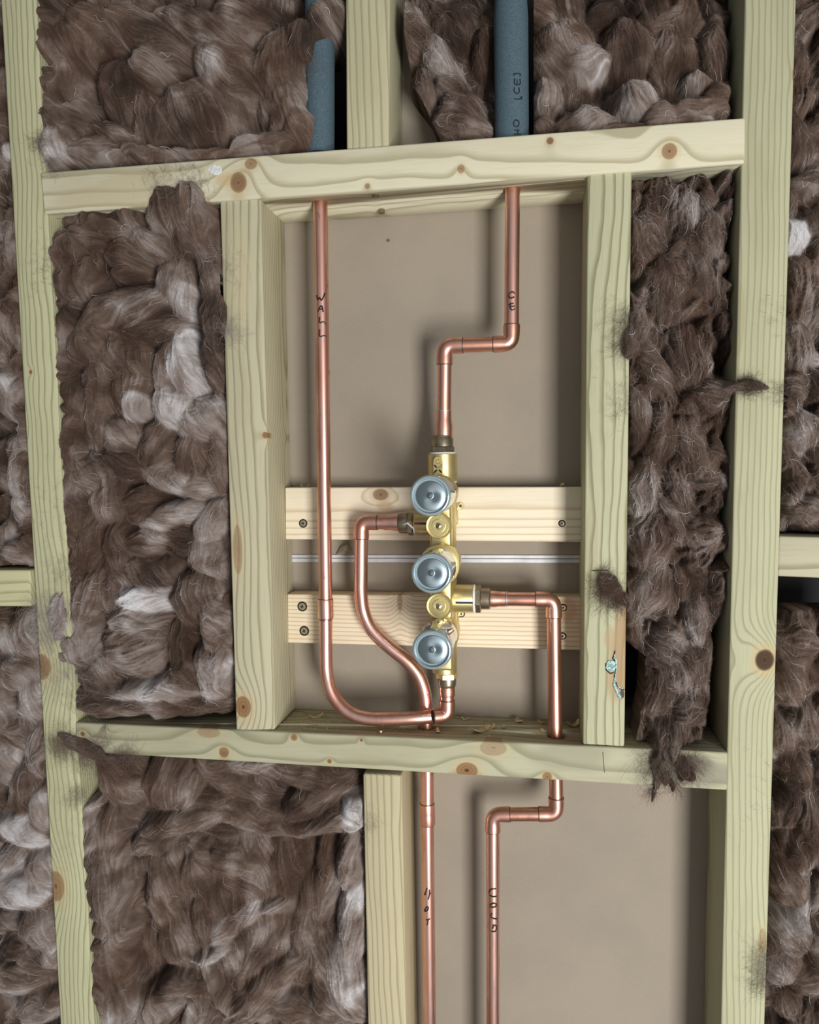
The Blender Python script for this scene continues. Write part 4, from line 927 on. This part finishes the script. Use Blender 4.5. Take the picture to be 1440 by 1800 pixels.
wool('large lumpy brown wool batt filling the bay left of the valve recess',
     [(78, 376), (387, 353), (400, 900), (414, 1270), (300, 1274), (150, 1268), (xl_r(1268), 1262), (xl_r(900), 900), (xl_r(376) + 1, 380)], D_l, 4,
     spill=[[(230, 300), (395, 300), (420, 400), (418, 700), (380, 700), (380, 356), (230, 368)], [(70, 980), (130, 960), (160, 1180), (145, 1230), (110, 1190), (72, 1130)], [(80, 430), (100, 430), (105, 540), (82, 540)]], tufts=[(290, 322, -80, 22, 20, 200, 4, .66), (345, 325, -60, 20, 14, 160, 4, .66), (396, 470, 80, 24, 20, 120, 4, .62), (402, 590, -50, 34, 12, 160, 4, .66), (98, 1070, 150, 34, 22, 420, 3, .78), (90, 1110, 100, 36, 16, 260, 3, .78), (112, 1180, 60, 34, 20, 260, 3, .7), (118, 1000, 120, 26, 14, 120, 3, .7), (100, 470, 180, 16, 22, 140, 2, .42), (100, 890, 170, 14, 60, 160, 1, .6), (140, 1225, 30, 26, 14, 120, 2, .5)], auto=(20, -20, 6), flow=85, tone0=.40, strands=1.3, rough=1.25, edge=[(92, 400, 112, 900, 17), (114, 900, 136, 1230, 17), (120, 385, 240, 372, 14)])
rs_ = np.random.RandomState(77)
E_l = [(1150, 400, 36, 50, 70, -6, .5, 40), (1215, 360, 34, 44, 100, -4, .55, 100), (1262, 400, 34, 60, 90, -8, .42), (1125, 395, 18, 30, 60, -2, .6), (1120, 560, 28, 50, 80, 9, .48, 90), (1105, 600, 18, 40, 90, 10, .48, 110), (1180, 500, 40, 70, 80, -3, .42), (1250, 480, 40, 60, 60, -8, .38),
       (1150, 640, 26, 60, 60, 4, .5, 50), (1210, 620, 40, 70, 90, -2, .45), (1250, 690, 44, 36, 0, 4, .42, 0), (1305, 682, 50, 13, 3, 12, .36, 5), (1120, 730, 26, 50, 80, 2, .5), (1170, 760, 34, 60, 100, 0, .46), (1225, 780, 36, 60, 80, -3, .44),
       (1140, 860, 34, 60, 100, 2, .56, 100), (1200, 870, 34, 60, 80, -4, .46), (1150, 950, 44, 84, 95, 4, .46, 100), (1180, 900, 20, 50, 60, 5, .55), (1240, 935, 44, 34, 20, 0, .45, 10), (1150, 1040, 46, 54, 50, 2, .50, 120), (1072, 1025, 30, 36, 20, 8, .42, 150), (1090, 1050, 24, 30, 60, 7, .45),
       (1240, 1030, 34, 40, 60, -20, .36), (1230, 1100, 32, 50, 80, -6, .52, 70), (1255, 1160, 24, 60, 90, -14, .42), (1120, 1110, 18, 60, 80, -14, .46, 80), (1180, 1150, 44, 46, 20, -4, .52, 30), (1195, 1190, 40, 44, 80, -2, .50), (1165, 1230, 36, 60, 100, -6, .42), (1215, 1255, 32, 30, 30, -2, .50, -20),
       (1185, 1310, 46, 44, 90, 8, .42, 90), (1160, 1340, 20, 50, 95, 11, .42, 90), (1205, 1345, 24, 38, 80, 10, .38, 85), (1120, 1290, 18, 40, 70, -8, .5, 70), (1145, 1385, 6, 34, 5, 7, .42, 90), (1180, 1370, 8, 30, -10, 7, .40, 90)]
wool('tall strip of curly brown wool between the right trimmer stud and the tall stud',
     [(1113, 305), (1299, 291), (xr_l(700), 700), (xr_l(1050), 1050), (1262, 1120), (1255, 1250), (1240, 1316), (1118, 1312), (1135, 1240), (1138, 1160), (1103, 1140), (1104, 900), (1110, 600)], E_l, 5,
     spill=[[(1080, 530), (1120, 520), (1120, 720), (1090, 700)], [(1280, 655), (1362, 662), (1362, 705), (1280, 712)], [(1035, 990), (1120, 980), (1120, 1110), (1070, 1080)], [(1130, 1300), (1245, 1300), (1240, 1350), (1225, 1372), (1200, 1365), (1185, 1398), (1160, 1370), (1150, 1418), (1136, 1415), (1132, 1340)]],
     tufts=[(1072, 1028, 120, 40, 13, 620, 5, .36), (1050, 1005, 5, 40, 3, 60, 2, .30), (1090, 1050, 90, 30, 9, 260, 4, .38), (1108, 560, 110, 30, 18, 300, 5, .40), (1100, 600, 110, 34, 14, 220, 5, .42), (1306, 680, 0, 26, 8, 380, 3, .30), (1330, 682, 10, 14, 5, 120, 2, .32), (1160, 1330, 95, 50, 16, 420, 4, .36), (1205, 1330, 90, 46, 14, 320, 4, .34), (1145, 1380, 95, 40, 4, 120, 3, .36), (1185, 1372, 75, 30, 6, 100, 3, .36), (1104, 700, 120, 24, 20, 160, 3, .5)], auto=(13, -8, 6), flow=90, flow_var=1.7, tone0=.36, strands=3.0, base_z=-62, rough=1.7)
F_l = [(150, 1315, 66, 22, 32, 9, .44, 30), (120, 1300, 34, 14, 35, 8, .44, 35), (200, 1360, 60, 40, 30, 6, .48, 30), (190, 1390, 40, 50, 60, 2, .5, 60), (186, 1480, 32, 70, 90, 3, .50, 95), (178, 1580, 34, 80, 90, 3, .50, 88), (186, 1690, 36, 80, 90, 3, .52, 90), (190, 1790, 36, 60, 90, 4, .56, 90),
       (275, 1385, 40, 60, 100, 0, .44, 100), (320, 1450, 90, 26, -18, 2, .52, -20), (300, 1400, 46, 40, 60, -2, .46, 100), (400, 1385, 90, 34, 20, -6, .36, 20), (420, 1430, 110, 30, 12, -4, .40, 12), (520, 1375, 120, 34, 8, -10, .32, 8), (540, 1420, 70, 30, -20, -2, .44, -20), (480, 1460, 90, 16, 6, 0, .50, 5), (570, 1450, 66, 22, -15, 2, .52, -20),
       (618, 1440, 28, 34, 40, 6, .78, 40), (440, 1350, 60, 20, 0, -8, .5), (250, 1500, 30, 22, -20, -4, .55), (415, 1650, 175, 190, 0, -17, .46, 85), (270, 1580, 44, 90, 85, -15, .44, 80), (330, 1560, 50, 60, 80, -17, .42, 60), (400, 1540, 60, 40, 10, -16, .46, 20), (420, 1580, 90, 44, 10, -18, .42, 10), (490, 1560, 40, 80, 90, -18, .42, 90),
       (345, 1640, 34, 60, 95, -12, .44, 90), (400, 1640, 74, 26, -42, -8, .74, -42), (365, 1690, 44, 14, -30, -6, .8, -30), (450, 1690, 90, 26, -48, -14, .36, -48), (470, 1740, 120, 26, -45, -8, .44, -45), (470, 1610, 44, 22, -10, -10, .62, -20), (520, 1660, 30, 110, 95, -12, .42, 90), (560, 1580, 34, 100, 90, -12, .42, 95), (560, 1720, 44, 100, 80, -12, .44, 80),
       (300, 1760, 70, 22, -10, -8, .46, -12), (360, 1740, 12, 70, -16, -6, .62, 74), (290, 1680, 34, 60, 80, -16, .42), (430, 1790, 80, 44, -30, -12, .46), (610, 1530, 24, 60, 90, 2, .56, 95), (618, 1640, 30, 90, 95, 2, .76, 95), (605, 1740, 44, 90, 80, 3, .74, 75), (570, 1800, 50, 50, 60, 0, .66), (500, 1800, 60, 30, 0, -8, .5), (250, 1800, 40, 60, 90, -8, .5)]
wool('big folded brown wool batt at the bottom left under the noggin',
     [(xl_r(1325), 1322), (300, 1332), (636, 1358), (637, 1420), (641, 1700), (646, 1900), (xl_r(1900), 1900), (xl_r(1600), 1600)], F_l, 6,
     spill=[[(85, 1285), (140, 1285), (220, 1318), (300, 1330), (300, 1350), (150, 1345), (150, 1420), (128, 1390), (100, 1330)]], tufts=[(105, 1302, 30, 40, 12, 420, 4, .48), (150, 1318, 20, 50, 12, 420, 4, .48), (210, 1330, 10, 40, 12, 260, 3, .46), (190, 1270, 110, 50, 2, 30, 2, .3), (143, 1390, 100, 30, 12, 160, 3, .5), (645, 1440, 60, 18, 12, 120, 2, .6), (152, 1500, 180, 14, 50, 120, 1, .5)], auto=(24, -24, 4), flow=80, tone0=.40, strands=.6, rough=.6, edge=[(150, 1420, 176, 1850, 20)])
wool('narrow strip of brown wool left of the tall left stud, above the left side noggin',
     [(-120, -110), (xl_l(-110) - 1, -110), (xl_l(1001) - 2, 1000), (-120, 1000)], [(10, 700, 30, 50, 60, 2, .7), (20, 830, 24, 60, 80, 0, .6), (0, 560, 30, 50, 90, -2, .55), (30, 900, 24, 40, 60, 0, .66), (30, 970, 26, 24, 0, 2, .56), (0, 420, 20, 60, 90, -4, .5)], 7, auto=(20, -8, 5), flow=85, tone0=.46, strands=1.6, edge=[(14, 260, 46, 980, 20)])
wool('brown and pale wool left of the left stud, below the left side noggin',
     [(-120, 1068), (xl_l(1068) - 2, 1068), (xl_l(1900) - 2, 1900), (-120, 1900)],
     [(30, 1120, 40, 60, 80, -2, .52), (20, 1190, 50, 40, 30, 2, .58), (50, 1240, 34, 50, 80, 2, .6, 70), (90, 1150, 20, 60, 90, -12, .32), (60, 1320, 36, 60, 100, 0, .56), (30, 1400, 34, 60, 90, -6, .40), (30, 1465, 52, 28, 28, 8, 1.0, 30), (70, 1430, 22, 50, 80, 2, .64, 70), (60, 1540, 40, 40, 60, 0, .72, 60), (20, 1580, 60, 34, 20, 3, .78, 30),
      (60, 1650, 50, 40, 30, 4, .60, 60), (90, 1690, 34, 40, 60, 2, .62), (20, 1720, 60, 50, 10, 2, .58), (60, 1780, 50, 30, -10, 4, .6)], 8, auto=(26, -8, 5), flow=70, tone0=.50, strands=1.3)
wool('dark wool right of the right stud with a round white tuft, above the side noggin',
     [(xr_r(-110) + 2, -110), (1580, -110), (1580, 940), (1374, 940), (xr_r(500) + 2, 500)],
     [(1410, 403, 24, 38, 95, -4, 1.25, 80), (1400, 340, 26, 30, 0, -10, .42), (1432, 310, 30, 20, 0, -4, .55), (1436, 400, 14, 60, 80, 0, .42), (1415, 100, 30, 90, 90, -18, .34), (1415, 220, 34, 60, 90, -18, .36), (1420, 500, 30, 60, 90, -4, .48), (1410, 600, 30, 60, 80, -2, .46), (1400, 690, 30, 40, 40, 4, .5, 0), (1430, 750, 40, 50, 60, 0, .62), (1400, 830, 24, 60, 80, -4, .42), (1430, 900, 40, 30, 0, -4, .36)], 9,
     tufts=[(1380, 690, 180, 18, 12, 160, 2, .42), (1375, 560, 190, 12, 20, 60, 1, .45)], auto=(22, -16, 6), flow=90, tone0=.38, strands=1.6, rough=1.3)
wool('brown wool strip right of the tall right stud, below the right side noggin',
     [(1366, 1080), (1580, 1080), (1580, 1900), (xr_r(1900) + 2, 1900), (xr_r(1400) + 2, 1400)],
     [(1410, 1140, 44, 40, 20, -4, .46, 20), (1400, 1210, 40, 50, 60, -4, .46, 50), (1430, 1290, 34, 50, 90, -4, .44, 90), (1390, 1310, 22, 40, 80, -8, .36), (1410, 1380, 34, 50, 70, -10, .34), (1390, 1440, 30, 40, 30, -6, .40), (1430, 1500, 26, 70, 100, -6, .42), (1400, 1570, 34, 50, 60, -6, .36), (1400, 1660, 44, 40, 20, 4, .68, 40), (1380, 1700, 44, 40, 50, 5, .56), (1430, 1740, 40, 40, 0, -4, .4), (1400, 1790, 30, 40, 60, -10, .34)], 10,
     spill=[[(1325, 1620), (1360, 1610), (1360, 1760), (1345, 1760)]], tufts=[(1352, 1685, 180, 26, 16, 420, 4, .55), (1345, 1720, 160, 26, 14, 260, 4, .5), (1362, 1400, 180, 12, 60, 80, 1, .42)], auto=(24, -18, 6), flow=85, tone0=.38, strands=1.5, rough=1.3)
